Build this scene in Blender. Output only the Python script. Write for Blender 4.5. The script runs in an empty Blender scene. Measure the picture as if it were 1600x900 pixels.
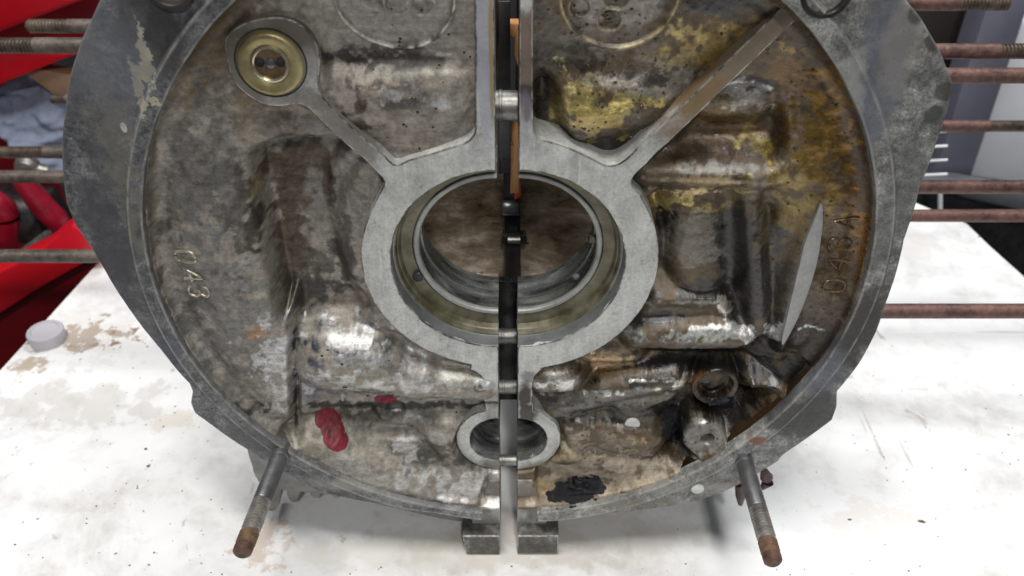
import bpy, math, random
import numpy as np
from mathutils import Vector
from mathutils.geometry import tessellate_polygon
random.seed(3); RNG=np.random.default_rng(5)
S=0.001   # everything below is in millimetres
# ------------------------------------------------------------------ camera
F,PIT,CX,CY,CZ=1386.75,.63112,0.,-283.2,202.7
scn=bpy.context.scene
cam=bpy.data.cameras.new('camera'); co=bpy.data.objects.new('camera',cam); scn.collection.objects.link(co)
co.location=(CX*S,CY*S,CZ*S); co.rotation_euler=(math.pi/2-PIT,0,0)
cam.sensor_width=36; cam.lens=F/1600*36; cam.clip_start=.01; cam.clip_end=50
cam.dof.use_dof=True; cam.dof.focus_distance=.36; cam.dof.aperture_fstop=14
scn.camera=co
# ------------------------------------------------------------------ light
w=bpy.data.worlds.new('World'); scn.world=w; w.use_nodes=True
w.node_tree.nodes['Background'].inputs[0].default_value=(.80,.88,1,1)
w.node_tree.nodes['Background'].inputs[1].default_value=.14
def area(name,loc,aim,sx,sy,power,col=(1,1,1)):
    l=bpy.data.lights.new(name,'AREA'); l.shape='RECTANGLE'; l.size=sx; l.size_y=sy; l.energy=power; l.color=col
    o=bpy.data.objects.new(name,l); scn.collection.objects.link(o); o.location=loc
    o.rotation_euler=(Vector(aim)-Vector(loc)).to_track_quat('-Z','Y').to_euler(); return o
area('ceiling_tube_light',(-.25,-.35,1.9),(0,0,0),1.1,.16,38,(1,.985,.95))
area('ceiling_tube_light',(.55,.75,1.9),(.1,.2,-.2),1.3,.25,32,(.97,.99,1))
area('front_sparkle_light',(.12,-1.0,1.0),(0,0,0),.09,.09,7,(1,.98,.94))  # small front lamp added for sparkle, no such lamp in view
scn.view_settings.view_transform='Standard'; scn.view_settings.look='None'; scn.view_settings.exposure=0; scn.view_settings.gamma=1

# ------------------------------------------------------------------ projection helpers: where a point seen in the photograph lies on the plane Y
def at(px,py,Y=0.):
    c,s=math.cos(PIT),math.sin(PIT); x=(px-800)/F; u=(450-py)/F
    d=(x,c+u*s,-s+u*c); t=(Y-CY)/d[1]; return Vector((CX+t*d[0],Y,CZ+t*d[2]))
def atz(px,py,Z):
    a=at(px,py,0); c=Vector((CX,CY,CZ)); d=a-c; return c+d*((Z-c.z)/d.z)
def P2(pts,Y): return [(lambda v:(v.x,v.z))(at(x,y,Y)) for x,y in pts]
def catmull(pts,n=6,closed=False):
    p=[np.array(q,float) for q in pts]; L=len(p); out=[]
    rng=range(L) if closed else range(L-1)
    for i in rng:
        g=(lambda k:p[k%L]) if closed else (lambda k:p[min(max(k,0),L-1)])
        a,b,c,d=g(i-1),g(i),g(i+1),g(i+2)
        for j in range(n):
            t=j/n; out.append(.5*((2*b)+(c-a)*t+(2*a-5*b+4*c-d)*t*t+(3*b-a-3*c+d)*t**3))
    if not closed: out.append(p[-1])
    return [tuple(q) for q in out]
# ------------------------------------------------------------------ numpy noise
_T=RNG.random((256,256)).astype(np.float32)
def vn(x,z):
    xi=np.floor(x).astype(int); zi=np.floor(z).astype(int); fx=x-xi; fz=z-zi
    fx=fx*fx*(3-2*fx); fz=fz*fz*(3-2*fz)
    g=lambda a,b:_T[a&255,b&255]
    return (g(xi,zi)*(1-fx)+g(xi+1,zi)*fx)*(1-fz)+(g(xi,zi+1)*(1-fx)+g(xi+1,zi+1)*fx)*fz
def fbm(x,z,sc,o=4,seed=0):
    r=0;a=.5;t=0
    for i in range(o):
        r=r+a*vn(x/sc+seed*17.3+i*31.7,z/sc+seed*9.1+i*13.3); t+=a; a*=.55; sc*=.48
    return r/t-.5
sstep=lambda a,b,x:(lambda t:t*t*(3-2*t))(np.clip((x-a)/(b-a),0,1))
# ------------------------------------------------------------------ mesh helpers
def empty(name,loc,label,cat,group=None):
    o=bpy.data.objects.new(name,None); scn.collection.objects.link(o); o.location=[c*S for c in loc]; o.empty_display_size=.01
    o['label']=label; o['category']=cat
    if group:o['group']=group
    return o
def root_loc(o):
    while o.parent: o=o.parent
    return np.array(o.location)/S
def mk(name,verts,faces,mat,parent=None,smooth=True,label=None,cat=None,group=None,kind=None,angle=40,origin=None):
    v=np.array(verts,dtype=np.float64)
    if parent is not None: off=root_loc(parent) if parent.parent is None or True else 0
    elif origin is not None: off=np.array(origin,float)
    else: off=np.zeros(3)
    me=bpy.data.meshes.new(name); 
    if isinstance(faces,np.ndarray) and faces.shape[1]==4:
        n=len(faces); me.vertices.add(len(v)); me.vertices.foreach_set('co',((v-off)*S).ravel())
        me.loops.add(n*4); me.loops.foreach_set('vertex_index',faces.ravel().astype(np.int32))
        me.polygons.add(n); me.polygons.foreach_set('loop_start',np.arange(0,4*n,4,dtype=np.int32))
        me.update(calc_edges=True)
    else: me.from_pydata([tuple(q) for q in (v-off)*S],[],faces)
    me.materials.append(mat)
    if smooth:
        me.polygons.foreach_set('use_smooth',[True]*len(me.polygons))
        if angle<180: me.set_sharp_from_angle(angle=math.radians(angle))
    o=bpy.data.objects.new(name,me); scn.collection.objects.link(o)
    if parent is not None: o.parent=parent
    else: o.location=off*S
    if label:o['label']=label
    if cat:o['category']=cat
    if group:o['group']=group
    if kind:o['kind']=kind
    return o
def resample(pts,step):
    out=[];n=len(pts)
    for i in range(n):
        a=np.array(pts[i]);b=np.array(pts[(i+1)%n]);L=np.hypot(*(b-a));k=max(1,int(L/step))
        for j in range(k): out.append(tuple(a+(b-a)*j/k))
    return out
def dedupe(pts,e=.02):
    o=[pts[0]]
    for p in pts[1:]:
        if math.hypot(p[0]-o[-1][0],p[1]-o[-1][1])>e:o.append(p)
    if math.hypot(o[0][0]-o[-1][0],o[0][1]-o[-1][1])<e:o.pop()
    return o
def area2(p): return sum(p[i][0]*p[(i+1)%len(p)][1]-p[(i+1)%len(p)][0]*p[i][1] for i in range(len(p)))
def plate_geo(outline,y0,y1,bev=.6,wob=0,flat=None):
    """solid with outline (x,z), front at y0, back at y1, rounded front edge"""
    p=dedupe(outline)
    if area2(p)<0:p=p[::-1]
    n=len(p); A=np.array(p)
    d=np.roll(A,-1,0)-A; d/=np.maximum(np.hypot(d[:,0],d[:,1])[:,None],1e-6); nr=np.stack([d[:,1],-d[:,0]],1)
    m=nr+np.roll(nr,1,0); m/=np.maximum(np.hypot(m[:,0],m[:,1])[:,None],.3)
    if wob: m=m; A=A+m*(fbm(A[:,0],A[:,1],4,3,7)*wob)[:,None]
    rings=[(A-m*bev,y0),(A-m*bev*.3,y0+bev*.3),(A,y0+bev),(A,y1)]
    V=[];Fc=[]
    for R,y in rings:
        for q in R:V.append((q[0],y,q[1]))
    for k in range(3):
        for i in range(n):
            j=(i+1)%n; Fc.append((k*n+i,k*n+j,(k+1)*n+j,(k+1)*n+i)[::-1])
    tri=tessellate_polygon([[Vector((q[0],q[1],0)) for q in rings[0][0]]])
    for t in tri:
        a,b,c=[rings[0][0][i] for i in t]
        if (b[0]-a[0])*(c[1]-a[1])-(b[1]-a[1])*(c[0]-a[0])<0:t=t[::-1]
        Fc.append(tuple(t))
    for t in tri:
        a,b,c=[rings[0][0][i] for i in t]
        if (b[0]-a[0])*(c[1]-a[1])-(b[1]-a[1])*(c[0]-a[0])>0:t=t[::-1]
        Fc.append(tuple(3*n+i for i in t))
    return V,Fc
def plate(name,outline,y0,y1,mat,parent=None,bev=.6,wob=0,**k):
    V,Fc=plate_geo(outline,y0,y1,bev,wob); o=mk(name,V,Fc,mat,parent,angle=32,**k)
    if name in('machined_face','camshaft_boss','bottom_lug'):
        n=len(V)//4; o.data.materials.append(M['edge']); o.data.polygons.foreach_set('material_index',[1 if i<2*n else 0 for i in range(len(Fc))])  # lighter bevels: worn metal plus painted edge highlight
    return o
def lathe_geo(prof,c,axis,n=40,a0=0,a1=2*math.pi):
    """prof: (distance along axis, radius)"""
    ax=Vector(axis).normalized(); u=ax.orthogonal().normalized(); v=ax.cross(u)
    if abs(ax.y)>.99: u=Vector((1,0,0)); v=Vector((0,0,1))
    full=abs(a1-a0-2*math.pi)<1e-6; m=n if full else n+1; V=[];Fc=[]
    for s,r in prof:
        for i in range(m):
            a=a0+(a1-a0)*i/n; q=Vector(c)+ax*s+(u*math.cos(a)+v*math.sin(a))*r; V.append(tuple(q))
    for k in range(len(prof)-1):
        for i in range(n if full else n):
            j=(i+1)%m; Fc.append((k*m+i,k*m+j,(k+1)*m+j,(k+1)*m+i))
    return V,Fc
def lathe(name,prof,c,axis,mat,parent=None,n=40,a0=0,a1=2*math.pi,angle=35,**k):
    V,Fc=lathe_geo(prof,c,axis,n,a0,a1); return mk(name,V,Fc,mat,parent,angle=angle,**k)
def box_geo(x0,x1,y0,y1,z0,z1):
    V=[(x,y,z) for x in(x0,x1) for y in(y0,y1) for z in(z0,z1)]
    return V,[(0,1,3,2),(4,6,7,5),(0,4,5,1),(2,3,7,6),(0,2,6,4),(1,5,7,3)]
def join(parts):
    V=[];Fc=[]
    for v,f in parts:
        o=len(V); V+=list(v); Fc+=[tuple(i+o for i in q) for q in f]
    return V,Fc
def tube_geo(path,r,n=10,cap=True):
    p=[Vector(q) for q in path]; V=[];Fc=[]; rr=r if isinstance(r,(list,tuple)) else [r]*len(p)
    up=Vector((0,0,1))
    for i,q in enumerate(p):
        t=(p[min(i+1,len(p)-1)]-p[max(i-1,0)]).normalized()
        a=t.cross(up); a=a.normalized() if a.length>.05 else t.cross(Vector((1,0,0))).normalized(); b=a.cross(t)
        for j in range(n):
            g=2*math.pi*j/n; V.append(tuple(q+(a*math.cos(g)+b*math.sin(g))*rr[i]))
    for i in range(len(p)-1):
        for j in range(n):
            k=(j+1)%n; Fc.append((i*n+j,i*n+k,(i+1)*n+k,(i+1)*n+j))
    if cap: Fc.append(tuple(range(n))); Fc.append(tuple(range((len(p)-1)*n,len(p)*n))[::-1])
    return V,Fc
# ------------------------------------------------------------------ materials
class N:
    def __init__(s,name):
        s.m=bpy.data.materials.new(name); s.m.use_nodes=True; s.t=s.m.node_tree; s.b=s.t.nodes['Principled BSDF']
        s.co=s.t.nodes.new('ShaderNodeTexCoord').outputs['Object']
    def new(s,k,**p):
        n=s.t.nodes.new(k)
        for a,b in p.items(): setattr(n,a,b)
        return n
    def link(s,a,b): s.t.links.new(a,b)
    def noise(s,scale,detail=6,rough=.6,dist=0,vec=None,stretch=None):
        n=s.new('ShaderNodeTexNoise'); n.inputs['Scale'].default_value=scale; n.inputs['Detail'].default_value=detail
        n.inputs['Roughness'].default_value=rough; n.inputs['Distortion'].default_value=dist
        v=vec or s.co
        if stretch:
            m=s.new('ShaderNodeMapping'); m.inputs['Scale'].default_value=stretch; s.link(v,m.inputs[0]); v=m.outputs[0]
        s.link(v,n.inputs['Vector']); return n.outputs['Fac']
    def ramp(s,fac,stops):
        r=s.new('ShaderNodeValToRGB'); e=r.color_ramp.elements
        while len(e)<len(stops): e.new(.5)
        for i,(p,c) in enumerate(stops):
            e[i].position=p; e[i].color=(*c,1) if isinstance(c,tuple) else (c,c,c,1)
        s.link(fac,r.inputs[0]); return r.outputs[0]
    def mix(s,f,a,b,mode='MIX'):
        n=s.new('ShaderNodeMix',data_type='RGBA',blend_type=mode)
        for i,v in((0,f),(6,a),(7,b)):
            if isinstance(v,(int,float)): n.inputs[i].default_value=v if i==0 else (v,v,v,1)
            elif isinstance(v,tuple): n.inputs[i].default_value=(*v,1)
            else: s.link(v,n.inputs[i])
        return n.outputs[2]
    def math(s,op,a,b=0,clamp=False):
        n=s.new('ShaderNodeMath',operation=op,use_clamp=clamp)
        for i,v in enumerate((a,b)):
            if isinstance(v,(int,float)): n.inputs[i].default_value=v
            else: s.link(v,n.inputs[i])
        return n.outputs[0]
    def blob(s,c,r,off=(0,0,0),edge=.35,wob=.5,sc=90):
        """0..1 mask of a stain centred on c (mm), radii r (mm), edge broken up by noise"""
        m=s.new('ShaderNodeMapping'); m.inputs['Location'].default_value=[-(c[i]-off[i])/r[i] for i in range(3)]
        m.inputs['Scale'].default_value=[1000/q for q in r]; s.link(s.co,m.inputs[0])
        l=s.new('ShaderNodeVectorMath',operation='LENGTH'); s.link(m.outputs[0],l.inputs[0])
        n=s.noise(sc,4,.65); v=s.math('ADD',l.outputs['Value'],s.math('MULTIPLY',s.math('SUBTRACT',n,.5),wob*4))
        q=s.new('ShaderNodeMapRange',interpolation_type='SMOOTHSTEP'); s.link(v,q.inputs[0])
        q.inputs[1].default_value=1+edge; q.inputs[2].default_value=1-edge; q.inputs[3].default_value=0; q.inputs[4].default_value=1
        return q.outputs[0]
    def set(s,col=None,rough=None,metal=None,bump=None,dist=.0003,strength=1,**k):
        for nm,v in(('Base Color',col),('Roughness',rough),('Metallic',metal)):
            if v is None:continue
            if isinstance(v,tuple): s.b.inputs[nm].default_value=(*v,1)
            elif isinstance(v,(int,float)): s.b.inputs[nm].default_value=v
            else: s.link(v,s.b.inputs[nm])
        if bump is not None:
            b=s.new('ShaderNodeBump'); b.inputs['Distance'].default_value=dist; b.inputs['Strength'].default_value=strength
            s.link(bump,b.inputs['Height']); s.link(b.outputs[0],s.b.inputs['Normal'])
        for a,v in k.items(): s.b.inputs[a.replace('_',' ')].default_value=v
        return s.m
def simple(name,c1,c2,rough=.5,metal=0,scale=200,bs=1,dist=.0002,r2=None,**k):
    n=N(name); f=n.noise(scale,8,.65); f2=n.noise(scale/7,5,.6)
    col=n.ramp(n.math('ADD',n.math('MULTIPLY',f,.5),n.math('MULTIPLY',f2,.5)),[(.38,c1),(.62,c2)])
    rg=n.ramp(f2,[(.3,max(rough-.12,.02)),(.7,r2 if r2 else min(rough+.12,1))])
    return n.set(col,rg,metal,f,dist,bs,**k)
# cast metal with painted vertex attributes (tint; rough/metal/grain)
def cast_mat():
    n=N('cast_aluminium'); a=n.new('ShaderNodeAttribute',attribute_name='tint').outputs['Color']
    b=n.new('ShaderNodeAttribute',attribute_name='surf').outputs['Color']; sp=n.new('ShaderNodeSeparateColor'); n.link(b,sp.inputs[0])
    f=n.noise(420,9,.72); f2=n.noise(130,7,.7,.4); f3=n.noise(1500,4,.7)
    v=n.ramp(n.math('ADD',n.math('MULTIPLY',f,.55),n.math('MULTIPLY',f2,.45)),[(.36,(.48,.46,.43)),(.49,(.95,.93,.91)),(.62,(1.42,1.42,1.42))])
    col=n.mix(1,a,v,'MULTIPLY')
    sc=n.noise(330,5,.7,.3,stretch=(.12,1,1)); col=n.mix(.28,col,n.ramp(sc,[(.36,.4),(.64,1.7)]),'MULTIPLY')
    # small black pits and bright rubbed spots
    pit=n.ramp(n.noise(650,3,.6),[(.66,0.),(.74,1.)]); col=n.mix(n.math('MULTIPLY',pit,.55),col,(.02,.017,.014))
    rub=n.ramp(n.noise(520,5,.75,vec=None),[(.60,0.),(.70,1.)]); rb=n.math('MULTIPLY',rub,n.math('MULTIPLY',sp.outputs[1],.7))
    tb=n.mix(1,a,(2.6,2.6,2.6),'MULTIPLY'); col=n.mix(rb,col,n.mix(.45,tb,(.42,.42,.40)))
    rg=n.math('ADD',sp.outputs[0],n.math('MULTIPLY',n.math('SUBTRACT',f2,.5),.45),True)
    h=n.math('ADD',n.math('MULTIPLY',f,.7),n.math('MULTIPLY',f3,.25)); h=n.math('MULTIPLY',h,sp.outputs[2])
    cw=n.new('ShaderNodeMapRange'); n.link(sp.outputs[0],cw.inputs[0]); cw.inputs[1].default_value=.36; cw.inputs[2].default_value=.2; cw.inputs[3].default_value=0; cw.inputs[4].default_value=.35
    n.link(cw.outputs[0],n.b.inputs['Coat Weight']); n.b.inputs['Coat Roughness'].default_value=.07
    bb=n.new('ShaderNodeBump'); bb.inputs['Distance'].default_value=.0005; bb.inputs['Strength'].default_value=.8; n.link(f2,bb.inputs['Height']); n.link(bb.outputs[0],n.b.inputs['Coat Normal'])
    return n.set(col,rg,sp.outputs[1],h,.0008,.9)
CAST=cast_mat()
M_WALL={}
LR=(-6.,-8,-120); RR_=(2.6,-8,-120)    # the two halves' base points
def machined(off,side):
    n=N('machined_face'); f=n.noise(700,8,.7); f2=n.noise(60,6,.6); sc=n.noise(260,6,.7,stretch=(1,1,.09)); sc2=n.noise(900,4,.7,stretch=(.15,1,1))
    col=n.ramp(n.math('ADD',n.math('MULTIPLY',f,.35),n.math('ADD',n.math('MULTIPLY',f2,.4),n.math('MULTIPLY',sc,.25))),[(.36,(.27,.272,.26)),(.5,(.46,.463,.445)),(.64,(.62,.62,.60))])
    dk=n.ramp(n.noise(300,6,.75,.5),[(.57,0.),(.70,1.)]); col=n.mix(n.math('MULTIPLY',dk,.6),col,(.12,.118,.105))
    col=n.mix(.22,col,n.ramp(n.noise(1100,4,.8),[(.36,.5),(.64,1.45)]),'MULTIPLY'); cu=n.ramp(n.noise(420,4,.7,.6,stretch=(1,1,.06)),[(.62,0.),(.68,1.)]); col=n.mix(n.math('MULTIPLY',cu,.4),col,(.7,.7,.68))
    gr=n.ramp(n.noise(38,6,.7,.8),[(.5,0.),(.68,1.)]); col=n.mix(n.math('MULTIPLY',gr,.5),col,(.18,.175,.155))
    wet=0
    def st(c,r,colr,k=.9,**q):
        nonlocal col; m=n.math('MULTIPLY',n.blob(c,r,off,**q),k); col=n.mix(m,col,colr); return m
    if side=='L':
        a=at(758,70,10); st(a,(3.5,6,38),(.30,.30,.36),.7,edge=.2,wob=.2)
        a=at(768,80,10); st(a,(1.0,6,26),(.26,.20,.07),.8,wob=.3)
        for p,r,c,k in(((425,40),(26,14,10),(.10,.075,.05),.8),((360,110),(10,14,22),(.10,.085,.06),.75),((480,60),(12,14,16),(.11,.09,.07),.6),((545,200),(16,14,16),(.13,.115,.095),.75),((440,160),(20,14,6),(.14,.115,.10),.6),((765,615),(5,12,9),(.16,.15,.14),.6),((765,770),(7,25,12),(.15,.13,.11),.8),((772,700),(6,25,26),(.10,.08,.065),.7)):
            st(at(*p,10),r,c,k)
    else:
        for p,r,c,k in(((820,95),(5.5,8,20),(.11,.06,.035),.85),((818,148),(3.2,8,3.5),(.035,.02,.018),.97),((823,175),(.8,8,3.6),(.05,.015,.015),.9),((817,195),(2.7,8,11),(.25,.26,.29),.5),((1150,90),(40,14,38),(.17,.12,.07),.85),((1090,150),(12,14,10),(.22,.14,.06),.6),((820,618),(3.6,12,9),(.04,.028,.022),.97),((822,648),(4.,14,8),(.045,.035,.03),.95),((826,590),(4,10,3),(.11,.11,.11),.7),((825,775),(8,25,12),(.13,.10,.075),.8),((860,735),(12,14,6),(.16,.13,.09),.7)):
            st(at(*p,10),r,c,k)
    return n.set(col,n.ramp(f2,[(.35,.36),(.65,.58)]),.35,n.math('ADD',f,n.math('MULTIPLY',sc2,.5)),.00015,.7)
MF={'L':machined(LR,'L'),'R':machined(RR_,'R')}
def flange_mat(side,off):
    n=N('flange_'+('blue_grey' if side=='L' else 'light_grey')+'_metal'); f=n.noise(300,9,.72); f2=n.noise(45,7,.65,.4); f3=n.noise(1100,5,.75)
    s=n.math('ADD',n.math('MULTIPLY',f,.4),n.math('MULTIPLY',f2,.6))
    if side=='L': col=n.ramp(s,[(.38,(.065,.065,.067)),(.5,(.115,.116,.122)),(.62,(.18,.18,.185))])
    else: col=n.ramp(s,[(.38,(.11,.105,.095)),(.5,(.19,.19,.18)),(.62,(.33,.33,.31))])
    col=n.mix(.75,col,n.ramp(n.noise(190,8,.75,.3),[(.38,.35),(.62,1.6)]),'MULTIPLY')
    col=n.mix(.7,col,n.ramp(f3,[(.36,.35),(.64,1.65)]),'MULTIPLY')
    def st(p,r,c,k,Y=0,**q):
        nonlocal col; col=n.mix(n.math('MULTIPLY',n.blob(at(*p,Y),r,off,**q),k),col,c)
    sp=n.ramp(n.noise(380,2,.5),[(.70,0.),(.76,1.)]); col=n.mix(n.math('MULTIPLY',sp,.6),col,(.42,.41,.38) if side=='L' else (.5,.5,.47))
    if side=='L':
        st((185,330),(8,9,50),(.06,.06,.065),.6,wob=1.4,sc=120); st((180,240),(5,9,34),(.17,.155,.12),.5,wob=1.4,sc=140); st((230,50),(12,9,14),(.035,.033,.032),.85)
        st((226,105),(2.2,9,11),(.45,.41,.30),.95,wob=1.3,sc=260,edge=.12); st((213,135),(1.8,9,9),(.42,.38,.28),.9,wob=1.3,sc=260,edge=.12); st((191,203),(1.0,9,1.8),(.6,.57,.48),.95,edge=.1)
        st((165,380),(7,9,24),(.05,.05,.06),.8); st((150,90),(16,9,24),(.15,.155,.175),.6); st((400,690),(18,9,14),(.10,.10,.10),.5); st((250,555),(9,9,14),(.06,.065,.09),.6)
        st((590,760),(34,9,5),(.30,.29,.25),.6); st((680,780),(28,9,5),(.26,.26,.26),.6)
    else:
        st((1370,130),(9,9,45),(.12,.125,.155),.8,sc=60); st((1415,60),(7,9,20),(.25,.24,.21),.5); st((1395,330),(7,9,30),(.10,.10,.10),.5)
        for p in((1463,65),(1478,145),(1460,180),(1437,20)): st(p,(3.4,9,3.8),(.05,.05,.042),.85,edge=.2,wob=.3)
        st((1290,560),(12,12,26),(.09,.10,.13),.7); st((1345,520),(9,12,22),(.035,.03,.027),.9); st((1270,655),(22,12,14),(.035,.034,.034),.85); st((1185,688),(5,6,2.4),(.20,.07,.04),.85,wob=.3)
        st((1060,765),(30,9,3.4),(.26,.25,.22),.6); st((960,788),(30,9,3.),(.20,.19,.16),.6); st((1320,150),(6,9,20),(.36,.36,.33),.5,wob=.8)
    pit=n.ramp(n.noise(500,3,.6),[(.64,0.),(.72,1.)]); col=n.mix(n.math('MULTIPLY',pit,.5),col,(.03,.03,.03))
    we=n.new('ShaderNodeAttribute',attribute_name='wear_highlight').outputs['Fac']; wn=n.ramp(n.noise(160,4,.7),[(.35,.15),(.6,1.)])  # rubbed edges plus a painted highlight line
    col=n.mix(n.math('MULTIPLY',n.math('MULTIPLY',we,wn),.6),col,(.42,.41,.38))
    return n.set(col,n.ramp(f2,[(.35,.36),(.65,.62)]),.25,n.math('ADD',f,n.math('MULTIPLY',f3,.4)),.0006,.8 if side=='L' else 1.)
FM={'L':flange_mat('L',LR),'R':flange_mat('R',RR_)}
M={}
M['wall_L']=simple('varnished_inner_wall',(.07,.05,.03),(.20,.165,.125),.4,.3,120,dist=.0005)
M['wall_R']=simple('oily_inner_wall',(.008,.006,.004),(.05,.028,.012),.22,.2,60,dist=.0005)
M['edge']=None
M['dark_case']=simple('oily_dark_metal',(.012,.010,.009),(.06,.05,.042),.38,.3,120)
M['case_out']=simple('dirty_case_metal',(.10,.095,.085),(.26,.25,.23),.55,.3,120)
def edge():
    n=N('worn_highlight_edge'); f=n.noise(120,5,.75); g=n.noise(500,5,.7)  # edge wear mixed with a painted highlight tone
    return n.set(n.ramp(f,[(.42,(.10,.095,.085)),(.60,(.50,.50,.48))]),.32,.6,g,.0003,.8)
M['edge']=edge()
M['inner_brown']=None
def brown():
    n=N('oil_varnished_metal'); f=n.noise(60,9,.72,.15,stretch=(.6,1,1.2)); f2=n.noise(26,5,.6); g=n.noise(300,6,.7)
    col=n.ramp(n.math('ADD',n.math('MULTIPLY',f,.6),n.math('MULTIPLY',f2,.4)),[(.38,(.03,.02,.012)),(.45,(.12,.09,.055)),(.52,(.22,.175,.13)),(.60,(.46,.40,.34))])
    d=n.ramp(n.noise(150,3,.5),[(.66,0.),(.70,1.)]); col=n.mix(n.math('MULTIPLY',d,.8),col,(.03,.014,.01))
    return n.set(col,.22,.15,g,.0009,.8,Coat_Weight=.4,Coat_Roughness=.06)
M['inner_brown']=brown()
M['olive']=None
def olive():
    n=N('olive_varnish'); f=n.noise(120,7,.6); f2=n.noise(700,4,.6)
    col=n.ramp(f,[(.36,(.085,.075,.043)),(.5,(.15,.137,.088)),(.64,(.21,.195,.14))])
    d=n.ramp(n.noise(170,4,.7,1.),[(.70,0.),(.74,1.)]); col=n.mix(n.math('MULTIPLY',d,.7),col,(.04,.022,.012))
    return n.set(col,n.ramp(f,[(.3,.3),(.7,.5)]),.35,f2,.0002,.5)
M['olive']=olive()
M['bore_grey']=simple('bore_blue_grey_metal',(.16,.17,.175),(.33,.345,.36),.38,.6,90)
M['lip']=simple('machined_lip',(.24,.245,.23),(.44,.44,.42),.5,.25,160)
def bearing():
    n=N('bearing_shell'); f=n.noise(28,6,.7,1.2,stretch=(1,3.2,1)); g=n.noise(400,6,.7)
    col=n.ramp(f,[(.38,(.05,.055,.06)),(.46,(.15,.155,.145)),(.55,(.24,.25,.235)),(.66,(.38,.40,.38))])
    return n.set(col,n.ramp(g,[(.35,.2),(.65,.42)]),.45,g,.0002,.5)
M['bearing']=bearing()
M['steel']=simple('dull_steel',(.10,.095,.09),(.34,.33,.31),.42,.7,200)
M['stud_steel']=simple('dark_stud_steel',(.10,.10,.105),(.20,.20,.205),.38,.7,200)
M['thread']=simple('worn_thread',(.10,.09,.08),(.36,.34,.31),.42,.6,260)
M['rust_thread']=simple('rusty_thread',(.05,.035,.025),(.26,.15,.085),.6,.25,260,dist=.0005)
M['rust_tip']=simple('brown_stud_tip',(.05,.026,.019),(.17,.095,.07),.55,.35,260,dist=.0005)
M['rod_thread']=simple('dark_rod_thread',(.04,.03,.025),(.17,.13,.10),.4,.5,260,dist=.0004)
M['rod_left']=simple('rusty_brown_rod',(.05,.038,.032),(.16,.13,.11),.5,.4,330,dist=.0006)
M['rod_red']=simple('red_brown_rust_rod',(.06,.03,.026),(.19,.10,.082),.5,.35,330,dist=.0006)
M['brass']=simple('zinc_yellow_metal',(.20,.16,.07),(.42,.36,.19),.42,.6,150)
M['brass_light']=simple('pale_zinc_metal',(.42,.36,.24),(.62,.56,.42),.28,.85,150)
M['copper']=simple('copper_brown_metal',(.16,.10,.055),(.34,.24,.15),.35,.7,200)
M['black']=simple('black_oil_film',(.003,.003,.005),(.010,.010,.014),.22,0,330,dist=.0025,r2=.16,IOR=1.55)
M['black_plastic']=simple('black_rubber',(.008,.008,.009),(.035,.034,.034),.35,.1,200)
M['white_plug']=simple('pale_plug_metal',(.45,.45,.44),(.62,.62,.6),.5,.2,400)
M['orange']=simple('orange_plastic',(.85,.12,.01),(.95,.18,.015),.35,0,100)
M['tan_orange']=simple('tan_orange_plastic',(.70,.32,.12),(.85,.44,.19),.4,0,100)
M['emboss']=simple('rubbed_cast_metal',(.30,.27,.20),(.66,.61,.5),.32,.6,500)
M['emboss_dark']=simple('varnished_cast_metal',(.04,.024,.011),(.20,.14,.075),.22,.4,600)
M['red_wax']=simple('dried_red_paint',(.06,.003,.007),(.26,.010,.026),.5,0,260,dist=.0009)
M['sliver']=simple('fresh_machined_metal',(.24,.24,.235),(.36,.36,.35),.45,.4,500)
M['tan_cast']=simple('tan_varnished_cast',(.20,.12,.05),(.50,.38,.24),.3,.3,160)

# ------------------------------------------------------------------ the two crankcase halves
XL,XR,XC,R0=-6.,2.6,-1.,140.
YB=10.                     # machined bearing face lies 10 mm behind the bell rim
left=empty('crankcase_half',LR,'left half of the split crankcase, blue grey rim, red paint patch and yellow plug','crankcase','split crankcase halves standing on the bench')
right=empty('crankcase_half',RR_,'right half of the split crankcase, stained golden brown and black with oil','crankcase','split crankcase halves standing on the bench')
H={'L':left,'R':right}

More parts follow.
